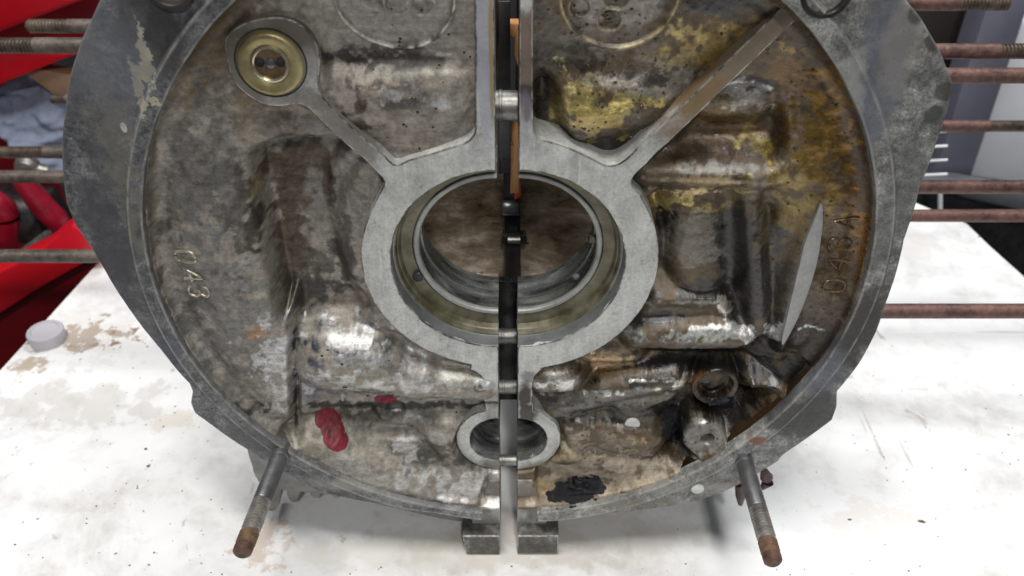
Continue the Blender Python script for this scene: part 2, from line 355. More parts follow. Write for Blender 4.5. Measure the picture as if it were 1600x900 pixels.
class Field:
    def __init__(s,side):
        s.side=side; st=.42; lim=141.2
        xs=np.arange(-142,XL-.2,st) if side=='L' else np.arange(142,XR+.2,-st)[::-1]
        xs=np.append(xs,XL-.15) if side=='L' else np.insert(xs,0,XR+.15)
        zs=np.arange(-141.5,126,st); s.X,s.Z=np.meshgrid(xs,zs,indexing='ij'); s.nx,s.nz=len(xs),len(zs)
        s.R=np.hypot(s.X-XC,s.Z); s.A=np.arctan2(s.Z,s.X-XC)
    def rbf(s,ctrl):
        pts=[];v=[]
        for px,py,d in ctrl:
            p=at(px,py,d); pts.append((p.x,p.z)); v.append(d)
        P=np.array(pts)/50; v=np.array(v,float); n=len(P)
        ker=lambda r2:np.where(r2>1e-12,r2*np.log(r2+1e-12),0)
        K=ker(((P[:,None]-P[None])**2).sum(-1))+np.eye(n)*.02; Q=np.c_[np.ones(n),P]
        sol=np.linalg.solve(np.block([[K,Q],[Q.T,np.zeros((3,3))]]),np.r_[v,0,0,0])
        D=sol[n]+sol[n+1]*s.X/50+sol[n+2]*s.Z/50
        for i in range(n): D=D+sol[i]*ker((s.X/50-P[i,0])**2+(s.Z/50-P[i,1])**2)
        s.D=np.clip(D,3,36)
    def sdp(s,pts,Y,smooth=0):
        q=P2(pts,Y)
        if smooth:q=catmull(q,smooth,True)
        q=np.array(q); d=np.full(s.X.shape,1e9); ins=np.zeros(s.X.shape,bool); n=len(q)
        lo=q.min(0)-12; hi=q.max(0)+12; m=(s.X>lo[0])&(s.X<hi[0])&(s.Z>lo[1])&(s.Z<hi[1]); X=s.X[m];Z=s.Z[m]; dd=np.full(X.shape,1e9); ii=np.zeros(X.shape,bool)
        for i in range(n):
            a=q[i];b=q[(i+1)%n]; e=b-a; L=e@e
            if L<1e-9:continue
            t=np.clip(((X-a[0])*e[0]+(Z-a[1])*e[1])/L,0,1); dd=np.minimum(dd,(X-a[0]-t*e[0])**2+(Z-a[1]-t*e[1])**2)
            if a[1]!=b[1]:
                c=((a[1]>Z)!=(b[1]>Z))&(X<(b[0]-a[0])*(Z-a[1])/(b[1]-a[1])+a[0]); ii^=c
        d[m]=np.sqrt(dd)*np.where(ii,-1,1); return d
    def sdc(s,a,b,Y,ra,rb=None):
        rb=ra if rb is None else rb; A=np.array(P2([a],Y)[0]);B=np.array(P2([b],Y)[0]); e=B-A
        t=np.clip(((s.X-A[0])*e[0]+(s.Z-A[1])*e[1])/max(e@e,1e-6),0,1)
        return np.hypot(s.X-A[0]-t*e[0],s.Z-A[1]-t*e[1]), ra+(rb-ra)*t, t
    def smin(s,b,k):
        h=np.clip(.5+.5*(b-s.D)/k,0,1); s.D=b*(1-h)+s.D*h-k*h*(1-h)
    def level(s,sd,depth,w=1.4,only=None):   # blend to a given depth inside the outline
        m=1-sstep(-w,w*.4,sd)
        t=depth if only is None else (np.minimum(s.D,depth) if only=='up' else np.maximum(s.D,depth))
        s.D=s.D*(1-m)+t*m
    def add(s,sd,dd,w=1.4): s.D=s.D+dd*(1-sstep(-w,w,sd))
    def bulge(s,a,b,ra,rb,top,k=2.,Y=None,flat=1.):   # half-round rib or dome whose crest is at depth top
        r,R,t=s.sdc(a,b,top if Y is None else Y,ra,rb); q=np.clip(1-(r/R)**2,0,1)
        s.smin(np.where(r<R,top+R*flat*(1-np.sqrt(q)),top+R*flat+(r-R)*1.3),k)
    def blur(s,mm):
        k=int(mm/.42*2.5)+1; x=np.arange(-k,k+1)*.42; g=np.exp(-.5*(x/mm)**2); g/=g.sum()
        for ax in(0,1):
            pad=[(0,0),(0,0)]; pad[ax]=(k,k); a=np.pad(s.D,pad,mode='edge'); o=0
            for i,w_ in enumerate(g): o=o+w_*(a[i:i+s.D.shape[0],:] if ax==0 else a[:,i:i+s.D.shape[1]])
            s.D=o
    def finish_rim(s,h0,h1):
        # fillet up to the rim all round
        e=R0-s.R; f=np.clip(1-e/6.5,0,1); target=s.D-(7.5*(1-np.sqrt(np.clip(1-f*f,0,1))))
        s.D=np.maximum(target,3.2)
    def relief(s):
        s.D=s.D+fbm(s.X,s.Z,16,4,1)*1.6+fbm(s.X,s.Z,3.2,3,2)*.45
    def base(s,c,rough=.5,metal=.3,grain=.5):
        s.C=np.ones(s.X.shape+(3,))*np.array(c); s.U=np.ones(s.X.shape+(3,))*np.array((rough,metal,grain))
        # the picture coordinates of every surface point, only used to place stains, painted shade and highlights
        c_,s_=math.cos(PIT),math.sin(PIT); dx=s.X-CX; dy=s.D-CY; dz=s.Z-CZ; t=dy*c_-dz*s_
        s.px=800+F*dx/t; s.py=450-F*(dy*s_+dz*c_)/t
        s.n1=fbm(s.X,s.Z,14,5,11); s.n2=fbm(s.X,s.Z,4,5,12); s.n3=fbm(s.X*.25,s.Z,4,4,13); s.n4=fbm(s.X,s.Z*.2,3,4,14)
    def stain(s,x,y,rx,ry,col,k=1.,ang=0,edge=.6,wob=1.2,rough=None,metal=None,grain=None,fine=.8):  # also lays painted shade lines and highlights
        a=math.radians(ang); dx=s.px-x; dy=s.py-y; u=(dx*math.cos(a)+dy*math.sin(a))/rx; v=(-dx*math.sin(a)+dy*math.cos(a))/ry
        q=np.hypot(u,v)+s.n1*wob*2.2+s.n2*fine*2.6; m=(1-sstep(1-edge*.6,1+edge*.45,q))*k; m3=m[...,None]
        s.C=s.C*(1-m3)+np.array(col)*m3
        for i,v_ in enumerate((rough,metal,grain)):
            if v_ is not None: s.U[...,i]=s.U[...,i]*(1-m)+v_*m
        return m
    def build(s,hole):
        keep=(s.R<141.0)&~hole
        idx=-np.ones(s.X.shape,int); f=keep[:-1,:-1]&keep[1:,:-1]&keep[:-1,1:]&keep[1:,1:]
        used=np.zeros(s.X.shape,bool); used[:-1,:-1]|=f; used[1:,:-1]|=f; used[:-1,1:]|=f; used[1:,1:]|=f
        idx[used]=np.arange(used.sum()); I,J=np.nonzero(f)
        faces=np.stack([idx[I,J],idx[I+1,J],idx[I+1,J+1],idx[I,J+1]],1)
        V=np.stack([s.X[used],s.D[used],s.Z[used]],1); s.used=used; s.idx=idx
        o=mk('cast_housing',V,faces,CAST,H[s.side],angle=180)
        for nm,arr in(('tint',s.C),('surf',s.U)):
            c=arr[used]; at_=o.data.color_attributes.new(nm,'FLOAT_COLOR','POINT')
            at_.data.foreach_set('color',np.c_[np.clip(c,0,1.5),np.ones(len(c))].astype(np.float32).ravel())
        return o
    def patch(s,name,mask,lift,mat,label=None,parent=None):   # a film of paint or oil lying on the casting
        m=mask&s.used; f=m[:-1,:-1]&m[1:,:-1]&m[:-1,1:]&m[1:,1:]; u=np.zeros(m.shape,bool)
        u[:-1,:-1]|=f;u[1:,:-1]|=f;u[:-1,1:]|=f;u[1:,1:]|=f
        id_=-np.ones(m.shape,int); id_[u]=np.arange(u.sum()); I,J=np.nonzero(f)
        if len(I)==0:return
        L=lift[u] if isinstance(lift,np.ndarray) else lift
        V=np.stack([s.X[u],s.D[u]-L,s.Z[u]],1)
        o=mk(name,V,np.stack([id_[I,J],id_[I+1,J],id_[I+1,J+1],id_[I,J+1]],1),mat,parent or H[s.side],angle=180,label=label); return o
    def blobq(s,x,y,rx,ry,ang=0,wob=1.,fine=.5):
        a=math.radians(ang); dx=s.px-x; dy=s.py-y
        return np.hypot((dx*math.cos(a)+dy*math.sin(a))/rx,(-dx*math.sin(a)+dy*math.cos(a))/ry)+s.n1*wob+s.n2*fine

CAMZ=-100.8; RS=42.6; 
def bore_holes(f):
    cx=XL if f.side=='L' else XR
    return (np.hypot(f.X-cx,f.Z)<RS+.8)|(np.hypot(f.X-cx,f.Z-CAMZ)<14.4)
# ---------------- left half
L=Field('L')
L.rbf([(245,60,11),(330,20,12),(232,300,11),(250,430,11),(300,550,11),(350,610,9),(300,120,10),(285,240,8),(300,350,7),(330,450,7),(380,560,6),(360,200,10),(370,330,6),(400,400,6),(425,480,6),
 (440,640,7),(440,250,18),(470,300,23),(500,350,24),(480,420,23),(540,330,22),(530,250,22),(560,420,20),(520,480,20),(450,180,14),(500,190,13),(560,240,18),
 (520,30,14),(600,20,14),(700,20,14),(560,90,20),(620,95,19),(700,90,17),(560,140,15),(650,160,14),(720,160,15),(600,200,15),(700,215,15),(620,240,15),(735,60,17),(735,200,17),
 (500,570,16),(640,570,17),(520,660,16),(600,650,17),(680,650,16),(560,700,13),(640,740,8),(710,700,14),(740,770,7),(450,680,11),(500,720,8),(620,770,5),(700,790,5)])
d=L.sdp([(405,176),(470,168),(525,195),(560,225),(570,235),(560,208),(500,215),(440,212),(412,205)],15,3); L.level(d,13,2.5,'up')
d=L.sdp([(414,212),(545,210),(520,260),(512,310),(525,360),(545,420),(585,470),(560,490),(470,500),(440,440),(420,340),(405,270)],22,3); L.level(d,26,3)
d=np.abs(L.R-73)-0; L.D=np.where((L.R<90)&(L.Z<45)&(L.Z>-40)&(L.X<-50),L.D-2.4*(1-sstep(69,72,L.R)),L.D)
d=L.sdp([(452,480),(456,520),(458,600),(461,655),(428,655),(400,640),(380,600),(400,560),(430,520)],7,3); L.level(d,6.5,3.5,'up')
d=L.sdp([(459,520),(469,520),(471,650),(461,662)],16); L.level(d,19,1.6)
L.level(L.sdp([(465,632),(760,632),(770,655),(640,672),(470,662)],20,2),22,3,'down'); L.bulge((508,586),(575,590),18,17,5,2,flat=.8); L.bulge((575,594),(655,610),15.5,10.5,6,3,flat=.9); L.bulge((645,610),(755,616),10,8,7.5,2.)

L.bulge((620,648),(620,648),10,10,15,1.5,flat=.4)
L.level(L.sdp([(604,631),(628,629),(632,645),(606,648)],16,3),19,1.2)
L.bulge((700,690),(780,770),11,16,6.5,6,flat=.5); L.bulge((480,700),(660,772),4,7,4.6,4,flat=.6)
L.bulge((560,165),(700,150),9,9,13.2,5,flat=.35)
L.level(L.sdp([(470,92),(560,82),(690,88),(700,98),(600,104),(500,112)],18,3),20,4,'down')
L.blur(.95)
L.level(L.sdp([(472,512),(600,520),(640,560),(640,628),(474,630)],11,2),99,1,'up') if 0 else None
c=at(617,-8,14); r=np.hypot(L.X-c.x,L.Z-c.z); L.add(r-19.3,1.0,.5); L.D=L.D-.8*np.exp(-((r-20)/.55)**2)
for px,py,rr in((585,-8,5),(620,2,4.4),(657,4,4.6),(577,2,5)):
    q=at(px,py,15); r=np.hypot(L.X-q.x,L.Z-q.z); L.D=L.D-.55*np.exp(-((r-rr)/.5)**2)+.5*(r<rr)*.6
L.level(L.sdp([(340,45),(350,100),(385,160),(440,172),(505,150),(510,90),(490,40),(440,18),(380,18)],12,4),12.5,3,'up')
L.level(L.sdp([(735,850),(741,800),(750,765),(760,742),(800,742),(800,850)],7),9,2); r=np.hypot(L.X-XL,L.Z-CAMZ); L.D=np.maximum(L.D,14.-sstep(19.5,24,r)*14.); L.finish_rim(0,0); L.relief(); L.base((.25,.228,.198),.46,.3,.5)
st=L.stain
st(330,60,110,80,(.12,.088,.05),.85,rough=.4); st(300,120,40,90,(.14,.105,.055),.7,ang=20); st(238,300,14,200,(.10,.075,.05),.8); st(262,360,22,190,(.24,.22,.19),.5)
st(320,260,60,120,(.125,.122,.115),.75,fine=1.5); st(345,450,70,120,(.155,.155,.15),.8,fine=1.6); st(400,170,40,60,(.16,.125,.08),.6)
st(390,240,40,30,(.26,.24,.205),.6); st(385,350,26,60,(.075,.062,.045),.75,ang=12,fine=2); st(402,300,14,30,(.20,.15,.07),.6,ang=25)
st(425,290,16,130,(.22,.21,.18),.45); st(450,330,30,160,(.075,.056,.032),.85,ang=-4,rough=.32); st(470,200,60,26,(.17,.17,.165),.8); st(470,245,55,26,(.085,.06,.038),.8)
st(510,300,30,60,(.19,.18,.165),.7); st(545,330,30,120,(.20,.19,.18),.6,fine=1.6); st(497,450,46,40,(.085,.08,.07),.8,fine=1.8); st(512,270,5,50,(.07,.035,.022),.6); st(540,390,10,45,(.07,.06,.05),.7,ang=-20)
st(430,440,22,60,(.20,.20,.17),.7); st(440,590,22,70,(.42,.42,.41),.75,metal=.75,rough=.32,fine=1.8,ang=15); st(400,520,13,9,(.30,.16,.07),.7); st(375,600,50,40,(.13,.125,.11),.7,fine=1.5); st(385,645,30,12,(.03,.027,.022),.75,fine=1.5)
st(600,30,150,70,(.20,.195,.18),.6); st(560,88,80,16,(.055,.045,.038),.85,ang=-4,fine=1.4); st(680,92,60,14,(.09,.085,.075),.7,fine=1.4); st(700,84,20,5,(.42,.41,.38),.8)
st(600,145,60,16,(.27,.23,.17),.6,ang=8); st(640,160,70,20,(.085,.08,.078),.55,fine=2); st(690,158,30,14,(.45,.45,.44),.6,metal=.7,rough=.3,fine=1.8); st(560,170,26,40,(.075,.045,.032),.7,ang=-35,fine=1.6); st(620,200,60,30,(.23,.20,.17),.6); st(715,150,22,80,(.17,.175,.16),.7)
st(455,150,60,60,(.15,.11,.07),.4); st(540,470,60,20,(.20,.16,.13),.5)
st(540,550,80,50,(.40,.41,.42),.85,metal=.7,rough=.33,fine=1.8); st(500,545,28,34,(.08,.085,.105),.7,fine=1.6,metal=.7,rough=.3); st(575,530,26,22,(.07,.075,.085),.6,fine=1.8,metal=.7); st(490,600,20,30,(.13,.14,.19),.6,metal=.7,rough=.3)
st(660,600,90,24,(.36,.36,.34),.75,metal=.5,rough=.4,fine=1.6); st(560,612,60,8,(.05,.05,.05),.6,fine=1.8); st(610,578,20,9,(.10,.10,.095),.7); st(740,590,18,30,(.2,.2,.185),.6); st(748,606,10,7,(.03,.025,.02),.8)
st(560,645,90,14,(.09,.085,.07),.75,fine=1.6); st(660,650,60,12,(.16,.165,.15),.7); st(560,700,110,40,(.25,.235,.20),.7); st(660,680,40,20,(.36,.35,.32),.7)
st(660,705,46,24,(.09,.09,.078),.8,fine=1.8); st(720,715,40,16,(.10,.095,.08),.8,fine=1.6); st(720,760,80,26,(.5,.5,.485),.85,metal=.55,rough=.35,fine=1.6,ang=8); st(640,690,14,40,(.45,.44,.42),.6); st(600,750,90,16,(.33,.33,.32),.7,ang=14,fine=1.6); st(650,780,70,6,(.13,.14,.15),.7,ang=8)
st(470,690,60,12,(.20,.185,.15),.7,ang=38); st(620,637,9,5,(.75,.75,.72),1,edge=.15,wob=0,fine=.2)
st=L.stain; kw=dict(fine=1.2,wob=.6)
for a in ((468,240,48,26,(.075,.055,.036),.8),(452,330,22,110,(.07,.05,.03),.8),(398,345,16,50,(.03,.026,.022),.75),(495,450,42,22,(.045,.042,.038),.8),(560,90,75,11,(.028,.024,.022),.9),(655,95,50,8,(.06,.056,.05),.8),
 (495,555,20,40,(.05,.055,.075),.8),(590,533,30,14,(.055,.058,.06),.8),(600,633,140,6,(.02,.02,.018),.9),(565,648,50,8,(.05,.045,.036),.7),(665,705,46,20,(.075,.075,.06),.85),(730,722,30,12,(.06,.058,.048),.8),  # the long thin strip under the tube is painted shade
 (350,300,30,60,(.075,.074,.07),.6),(300,500,25,50,(.09,.088,.082),.6),(380,640,40,10,(.03,.028,.024),.8),(462,600,5,60,(.025,.023,.02),.9),(330,50,60,40,(.085,.055,.026),.7),(560,180,20,30,(.05,.03,.022),.7),(620,160,30,10,(.055,.052,.05),.7),
 (540,400,12,50,(.05,.045,.04),.7),(518,290,5,40,(.045,.025,.016),.7),(250,500,6,120,(.06,.045,.03),.7)): st(*a,**kw)
for a in ((560,530,40,12),(520,595,50,12),(575,600,40,10),(670,603,80,7),(740,768,50,18),(640,690,16,20),(440,600,10,45),(690,150,18,10),(600,150,30,8),(700,84,16,4)): st(*a,(.46,.46,.45),.75,metal=.6,rough=.34,fine=2.2,wob=.6)  # bright patches; those on the tube are painted specular
def ring(fd,px,py,Y,r0,w_,col,k,half=None):  # dial edges: rubbed tone with painted highlight; centres take painted recess shade
    c=at(px,py,Y); r=np.hypot(fd.X-c.x,fd.Z-c.z); m=np.exp(-((r-r0)/w_)**2)*k*np.clip(.75+fd.n2*5,0,1); fd.C=fd.C*(1-m[...,None])+np.array(col)*m[...,None]
c=at(617,-8,14); m=(1-sstep(18.6,19.6,np.hypot(L.X-c.x,L.Z-c.z)))[...,None]*.65; L.C=L.C*(1-m)+np.array((.27,.265,.245))*m
ring(L,617,-8,14,20,.45,(.66,.64,.58),1.)
for a_ in((585,-8,5),(620,2,4.4),(657,4,4.6)): ring(L,a_[0],a_[1],15,a_[2],.5,(.40,.38,.32),.7); ring(L,a_[0],a_[1],15,a_[2]*.4,a_[2]*.4,(.07,.06,.05),.7)
cl=L.build(bore_holes(L)|(L.D<2.5))
q1=np.minimum(np.minimum(L.blobq(513,655,22,19,0,.4,.5),L.blobq(524,685,20,21,0,.4,.4)),L.blobq(520,670,20,20,0,.4,.4))
L.patch('red_paint_patch',q1<1,np.clip((1-q1)*3,.05,1.)+(fbm(L.X,L.Z,3.5,3,4)*2.6)*np.clip((1-q1)*3,0,1),M['red_wax'],'dark red dried paint patch on the casting floor')
q2=L.blobq(603,623,17,7,0,.5,.8); L.patch('red_paint_smear',q2<1,.1,M['red_wax'])
# ---------------- right half
Rr=Field('R'); R=Rr
R.rbf([(845,40,15),(940,30,14),(1050,40,14),(1180,20,13),(1230,15,12),(850,120,20),(850,190,23),(920,240,24),(880,215,24),(900,90,17),(1000,90,16),(920,165,14),(1000,170,16),(960,225,22),(1060,110,17),(1120,60,16),
 (1260,60,13),(1310,110,13),(1350,230,12),(1362,350,12),(1345,450,12),(1300,540,12),(1250,110,16),(1200,140,20),(1150,150,20),(1120,200,24),(1180,230,22),(1060,240,22),(1250,200,13),(1230,270,12),(1270,330,10),(1300,250,11),(1240,450,10),(1230,530,12),(1310,400,11),
 (1040,320,24),(1200,330,20),(1200,430,22),(1040,450,26),(1110,430,28),(1200,500,20),(1080,550,30),(960,560,22),(1160,570,26),(1250,590,14),(1310,520,11),(1200,650,12),(1140,670,15),(1235,640,9),(1165,712,7),
 (900,650,22),(960,640,24),(1030,650,26),(930,700,12),(990,720,10),(1060,700,13),(880,740,13),(920,760,11),(1000,760,7),(1100,720,11),(860,780,9),(1180,690,8),(890,690,15)])
R.bulge((900,180),(1000,165),15,12,12.5,5,flat=.7)
R.level(R.sdp([(836,110),(866,120),(880,170),(895,205),(920,240),(950,248),(990,225),(1000,205),(985,232),(955,262),(915,255),(870,225),(842,215),(835,180)],24,3),27,4,'down')
# box recess beside the diagonal rib
R.level(R.sdp([(1080,190),(1120,128),(1195,125),(1218,165),(1215,240),(1205,265),(1050,262),(1030,255)],22,3),25,2.2)
R.bulge((1125,160),(1180,158),8,7,20,6,flat=.45); R.level(R.sdp([(1085,222),(1195,216),(1205,262),(1050,266)],21),21.5,4,'up')
R.bulge((1012,278),(1200,284),5.2,4.6,11.5,2.2); R.bulge((1190,286),(1235,270),5,7,11,4)
R.level(R.sdp([(1018,300),(1190,302),(1192,350),(1180,410),(1170,462),(1010,462),(1030,400),(1032,360)],26,3),31,1.8)
R.bulge((1090,310),(1095,430),14.5,13.5,19.5,6,Y=24,flat=.8)
R.level(R.sdp([(1012,468),(1060,462),(1125,464),(1142,500),(1000,505)],22,3),19,1.6,'up'); R.bulge((1025,474),(1118,473),2.4,2.4,17.5,1.5); R.bulge((1125,480),(1140,498),2.6,2.6,17.5,1.5)
R.level(R.sdp([(1000,508),(1150,505),(1180,530),(1172,545),(985,546),(990,525)],16,3),13.5,1.6,'up'); R.bulge((1000,534),(1165,536),3.6,3.6,11.8,1.6)
R.level(R.sdp([(1000,552),(1170,552),(1175,600),(1060,590),(1010,575)],26,3),32,2,'down')
R.bulge((1175,300),(1190,520),4,5,14,5)
R.bulge((918,561),(992,561),5.0,4.6,15,1.5)
R.bulge((852,603),(885,603),9,9.2,8.5,2.5)
R.bulge((860,650),(960,622),6,9,13,2.5); R.bulge((945,622),(1055,602),8,8.6,11,2)
R.level(R.sdp([(960,600),(1062,592),(1066,612),(1050,632),(970,650)],14,3),13.5,1.6,'up')
R.bulge((990,655),(995,660),11,11,14,1.5,flat=.35)
R.level(R.sdp([(1022,640),(1060,640),(1072,662),(1072,682),(1046,686),(1030,668)],24,3),27,3)
R.level(R.sdp([(836,120),(860,130),(862,200),(890,225),(836,214)],24,2),27,3,'down'); R.blur(1.35)
# oil port tube and drilled boss
c=at(1120,612,12); r=np.hypot(R.X-c.x,R.Z-c.z); R.level(r-12.,14,2.2); R.level(r-10.,15,.8); R.level(r-8.,20,1.)
R.level(R.sdp([(1140,632),(1166,652),(1158,672),(1130,664),(1120,648)],14,3),20,2)
c=at(1100,685,9); r=np.hypot(R.X-c.x,R.Z-c.z); R.level(r-10.6,9.2,1.3);
c=at(1106,686,9); r=np.hypot(R.X-c.x,R.Z-c.z); R.level(r-3.,14,.5); R.level(r-1.9,20,.4)
R.level(R.sdp([(1165,590),(1180,545),(1220,545),(1290,560),(1255,605),(1190,606)],16,3),17,2,'down'); R.bulge((1178,604),(1262,604),1.6,1.4,13.5,1.5)
R.bulge((876,718),(892,720),6.5,6.5,8.5,3,flat=.8); R.bulge((905,680),(1010,700),7,9,9.5,6,flat=.5); R.bulge((900,690),(905,700),5,5,9,3)
# lobe that carries the machined sliver
d=R.sdp([(1290,300),(1262,340),(1230,440),(1212,540),(1225,560),(1262,500),(1295,420)],9.5,4); R.level(d,9.6,5,'up')
c=at(968,-10,13); r=np.hypot(R.X-c.x,R.Z-c.z); R.add(r-19.0,.9,.5); R.D=R.D-.8*np.exp(-((r-19.6)/.6)**2)
for px,py,rr in((953,33,3.7),(906,12,3.2),(963,-5,4.2)):
    q=at(px,py,14); r=np.hypot(R.X-q.x,R.Z-q.z); R.add(r-rr,1.1,.5); R.D=R.D-.5*np.exp(-((r-rr-.5)/.4)**2)
R.level(R.sdp([(800,850),(800,740),(840,740),(840,765),(848,790),(852,850)],7),9,2); r=np.hypot(R.X-XR,R.Z-CAMZ); R.D=np.maximum(R.D,14.-sstep(19.5,24,r)*14.); R.finish_rim(0,0); R.relief(); R.base((.100,.074,.046),.36,.3,.55)
st=R.stain
st(850,60,40,70,(.14,.12,.09),.8); st(950,60,120,50,(.19,.17,.145),.7); st(970,5,64,40,(.27,.245,.225),.9,edge=.2,wob=.3,fine=.3,metal=.35); st(1120,10,60,22,(.018,.02,.03),.95,rough=.2); st(1110,60,70,36,(.22,.16,.06),.75,ang=-30,fine=1.3); st(1080,80,60,16,(.34,.29,.13),.6,ang=-35,fine=1.8)
st(848,180,24,90,(.028,.024,.018),.95,rough=.2,fine=.6); st(900,250,70,26,(.016,.015,.014),.95,rough=.18,fine=.6); st(955,225,50,26,(.02,.019,.017),.9,rough=.18); st(880,95,60,20,(.06,.048,.033),.75,fine=1.4); st(1010,120,50,14,(.06,.055,.05),.6,fine=1.8)
st(920,175,70,38,(.34,.27,.10),.85,metal=.7,rough=.3,fine=1.5); st(960,162,50,12,(.55,.48,.2),.7,metal=.85,rough=.25,fine=1.5); st(870,165,14,50,(.36,.30,.14),.6,metal=.6,fine=2.2,rough=.3); st(975,128,40,12,(.40,.38,.34),.6,metal=.6,rough=.3,fine=1.4); st(1050,130,50,24,(.26,.26,.25),.7,fine=1.4); st(905,215,26,16,(.25,.23,.21),.6,fine=1.5); st(1000,205,30,36,(.14,.14,.12),.6,ang=-40)  # bright gold strip on the bulge crest is a painted highlight
st(1240,110,46,50,(.19,.12,.055),.8); st(1250,70,40,28,(.06,.045,.035),.8,rough=.25); st(1300,150,30,70,(.17,.085,.02),.85,rough=.25,ang=-20); st(1335,260,26,130,(.085,.043,.013),.9,rough=.2); st(1275,230,50,80,(.17,.105,.026),.85,fine=1.6,rough=.25)
st(1290,170,20,60,(.26,.14,.02),.7,fine=1.8,ang=-15); st(1230,200,26,60,(.23,.19,.15),.6,fine=1.5); st(1250,320,44,70,(.15,.105,.035),.85,fine=2,rough=.3); st(1230,290,40,40,(.30,.22,.08),.5,fine=2.6)
st(1150,150,60,24,(.24,.22,.20),.7,fine=1.5,metal=.3); st(1130,150,30,30,(.22,.17,.05),.4,fine=2); st(1110,190,40,26,(.14,.09,.035),.8,rough=.25); st(1180,135,34,8,(.02,.018,.016),.8); st(1150,220,70,30,(.13,.075,.035),.8,rough=.25); st(1120,262,90,10,(.28,.27,.25),.85); st(1110,285,100,9,(.33,.25,.15),.85,fine=1.2,metal=.4,rough=.3)
st(1035,380,16,80,(.06,.05,.04),.8); st(1110,320,60,20,(.34,.27,.09),.8,fine=2,metal=.6,rough=.28); st(1075,380,30,70,(.17,.15,.115),.9,fine=.8,rough=.3); st(1140,400,46,80,(.024,.022,.018),.93,rough=.2,fine=.6); st(1090,460,80,20,(.03,.028,.025),.85); st(1080,440,50,16,(.10,.085,.07),.8,fine=.6)
st(1053,350,5,30,(.006,.005,.005),.95,wob=.5,fine=1.2,ang=8); st(1185,330,16,80,(.14,.13,.115),.7,fine=1.3); st(1210,420,26,90,(.052,.05,.045),.85,rough=.3); st(1170,470,26,50,(.03,.028,.026),.8)
st(1060,486,60,12,(.08,.075,.06),.8,metal=.5,rough=.25); st(1080,472,60,4,(.4,.39,.36),.5,fine=2); st(1030,500,40,14,(.015,.014,.013),.8)
st(1080,523,90,14,(.36,.37,.35),.9,metal=.3,rough=.4,fine=1.2); st(1110,540,100,5,(.16,.15,.14),.8); st(1160,525,14,8,(.5,.5,.48),.7,metal=.8,fine=1.6); st(1070,565,130,18,(.012,.011,.010),.97,rough=.15,fine=.4)
st(1275,470,46,60,(.105,.075,.045),.85,rough=.26); st(1300,350,24,40,(.16,.12,.08),.6,rough=.2); st(1215,470,14,60,(.16,.12,.08),.6,fine=1.5); st(1350,350,10,60,(.28,.14,.03),.7,fine=1.6); st(1240,580,70,46,(.028,.024,.018),.93,rough=.22); st(1300,520,40,36,(.05,.036,.025),.8,rough=.2); st(1215,545,8,30,(.2,.15,.03),.6,fine=2)
st(955,572,46,10,(.30,.19,.09),.6); st(950,561,50,16,(.42,.30,.17),.9,rough=.25); st(940,582,40,10,(.16,.08,.02),.8); st(872,603,46,34,(.19,.18,.165),.85,metal=.6,rough=.3,fine=2); st(960,620,100,26,(.15,.145,.13),.85,metal=.75,rough=.22,fine=2.2); st(990,594,70,6,(.018,.016,.014),.7,fine=2,ang=-6); st(900,645,40,22,(.13,.13,.12),.8); st(990,655,40,20,(.075,.073,.068),.9,fine=.5)
st(1060,660,30,44,(.008,.008,.012),.96,rough=.1); st(1020,630,20,14,(.2,.2,.18),.4,metal=.6); st(1095,590,26,16,(.14,.06,.018),.75,rough=.22,ang=-40); st(1102,684,38,30,(.17,.165,.15),.9,fine=.5,wob=.3); st(1095,655,26,8,(.35,.34,.31),.7); st(1190,650,60,36,(.13,.075,.03),.8,rough=.2,fine=1.5); st(1150,650,16,22,(.16,.15,.20),.7); st(1200,670,40,6,(.28,.22,.04),.4,ang=-30,fine=2); st(1175,700,40,12,(.012,.011,.01),.8,ang=-25)
st(970,715,110,40,(.25,.215,.165),.9,fine=1.4,metal=.1,rough=.4); st(930,655,50,14,(.09,.075,.055),.85,fine=1.5); st(900,705,20,16,(.13,.10,.065),.7); st(990,725,46,16,(.16,.15,.14),.75,fine=1.4); st(1060,705,46,14,(.05,.035,.02),.75,fine=2.2,ang=20); st(1000,690,40,12,(.38,.28,.15),.6,fine=1.8); st(880,715,24,16,(.24,.18,.10),.8); st(850,760,24,16,(.34,.26,.15),.8)
st(1010,755,80,12,(.36,.30,.22),.8,ang=-10,fine=1.2); st(1110,705,40,10,(.36,.35,.3),.6,ang=-24); st(1121,625,30,20,(.006,.006,.009),.9,rough=.08,wob=.4,fine=.5)
st=R.stain; kw=dict(fine=.9,wob=.5,rough=.16,metal=.1)
st(1030,620,170,75,(.045,.038,.028),.7,fine=1.4,wob=.7,rough=.22); st(1300,90,40,60,(.07,.045,.022),.5,fine=1.5); st(975,712,90,32,(.26,.22,.165),.75,fine=1.6,rough=.42,metal=.05); st(910,745,60,14,(.24,.20,.15),.7,fine=1.4)
for a in ((846,185,15,75),(862,228,26,14),(925,243,46,18),(965,222,30,20),(1115,8,62,22),(1170,128,46,9),(1150,385,36,75),(1100,456,80,14),(1030,503,36,12),(1065,570,120,20),(1185,560,30,36),(1250,590,66,26),(1035,335,9,44),(1140,655,34,14),(1165,692,50,9),(1060,660,26,38),(940,655,60,6),(1305,90,20,26),(1000,606,50,5),(905,590,22,5),(1195,440,16,60)): st(*a,(.012,.0105,.009),.93,**kw)
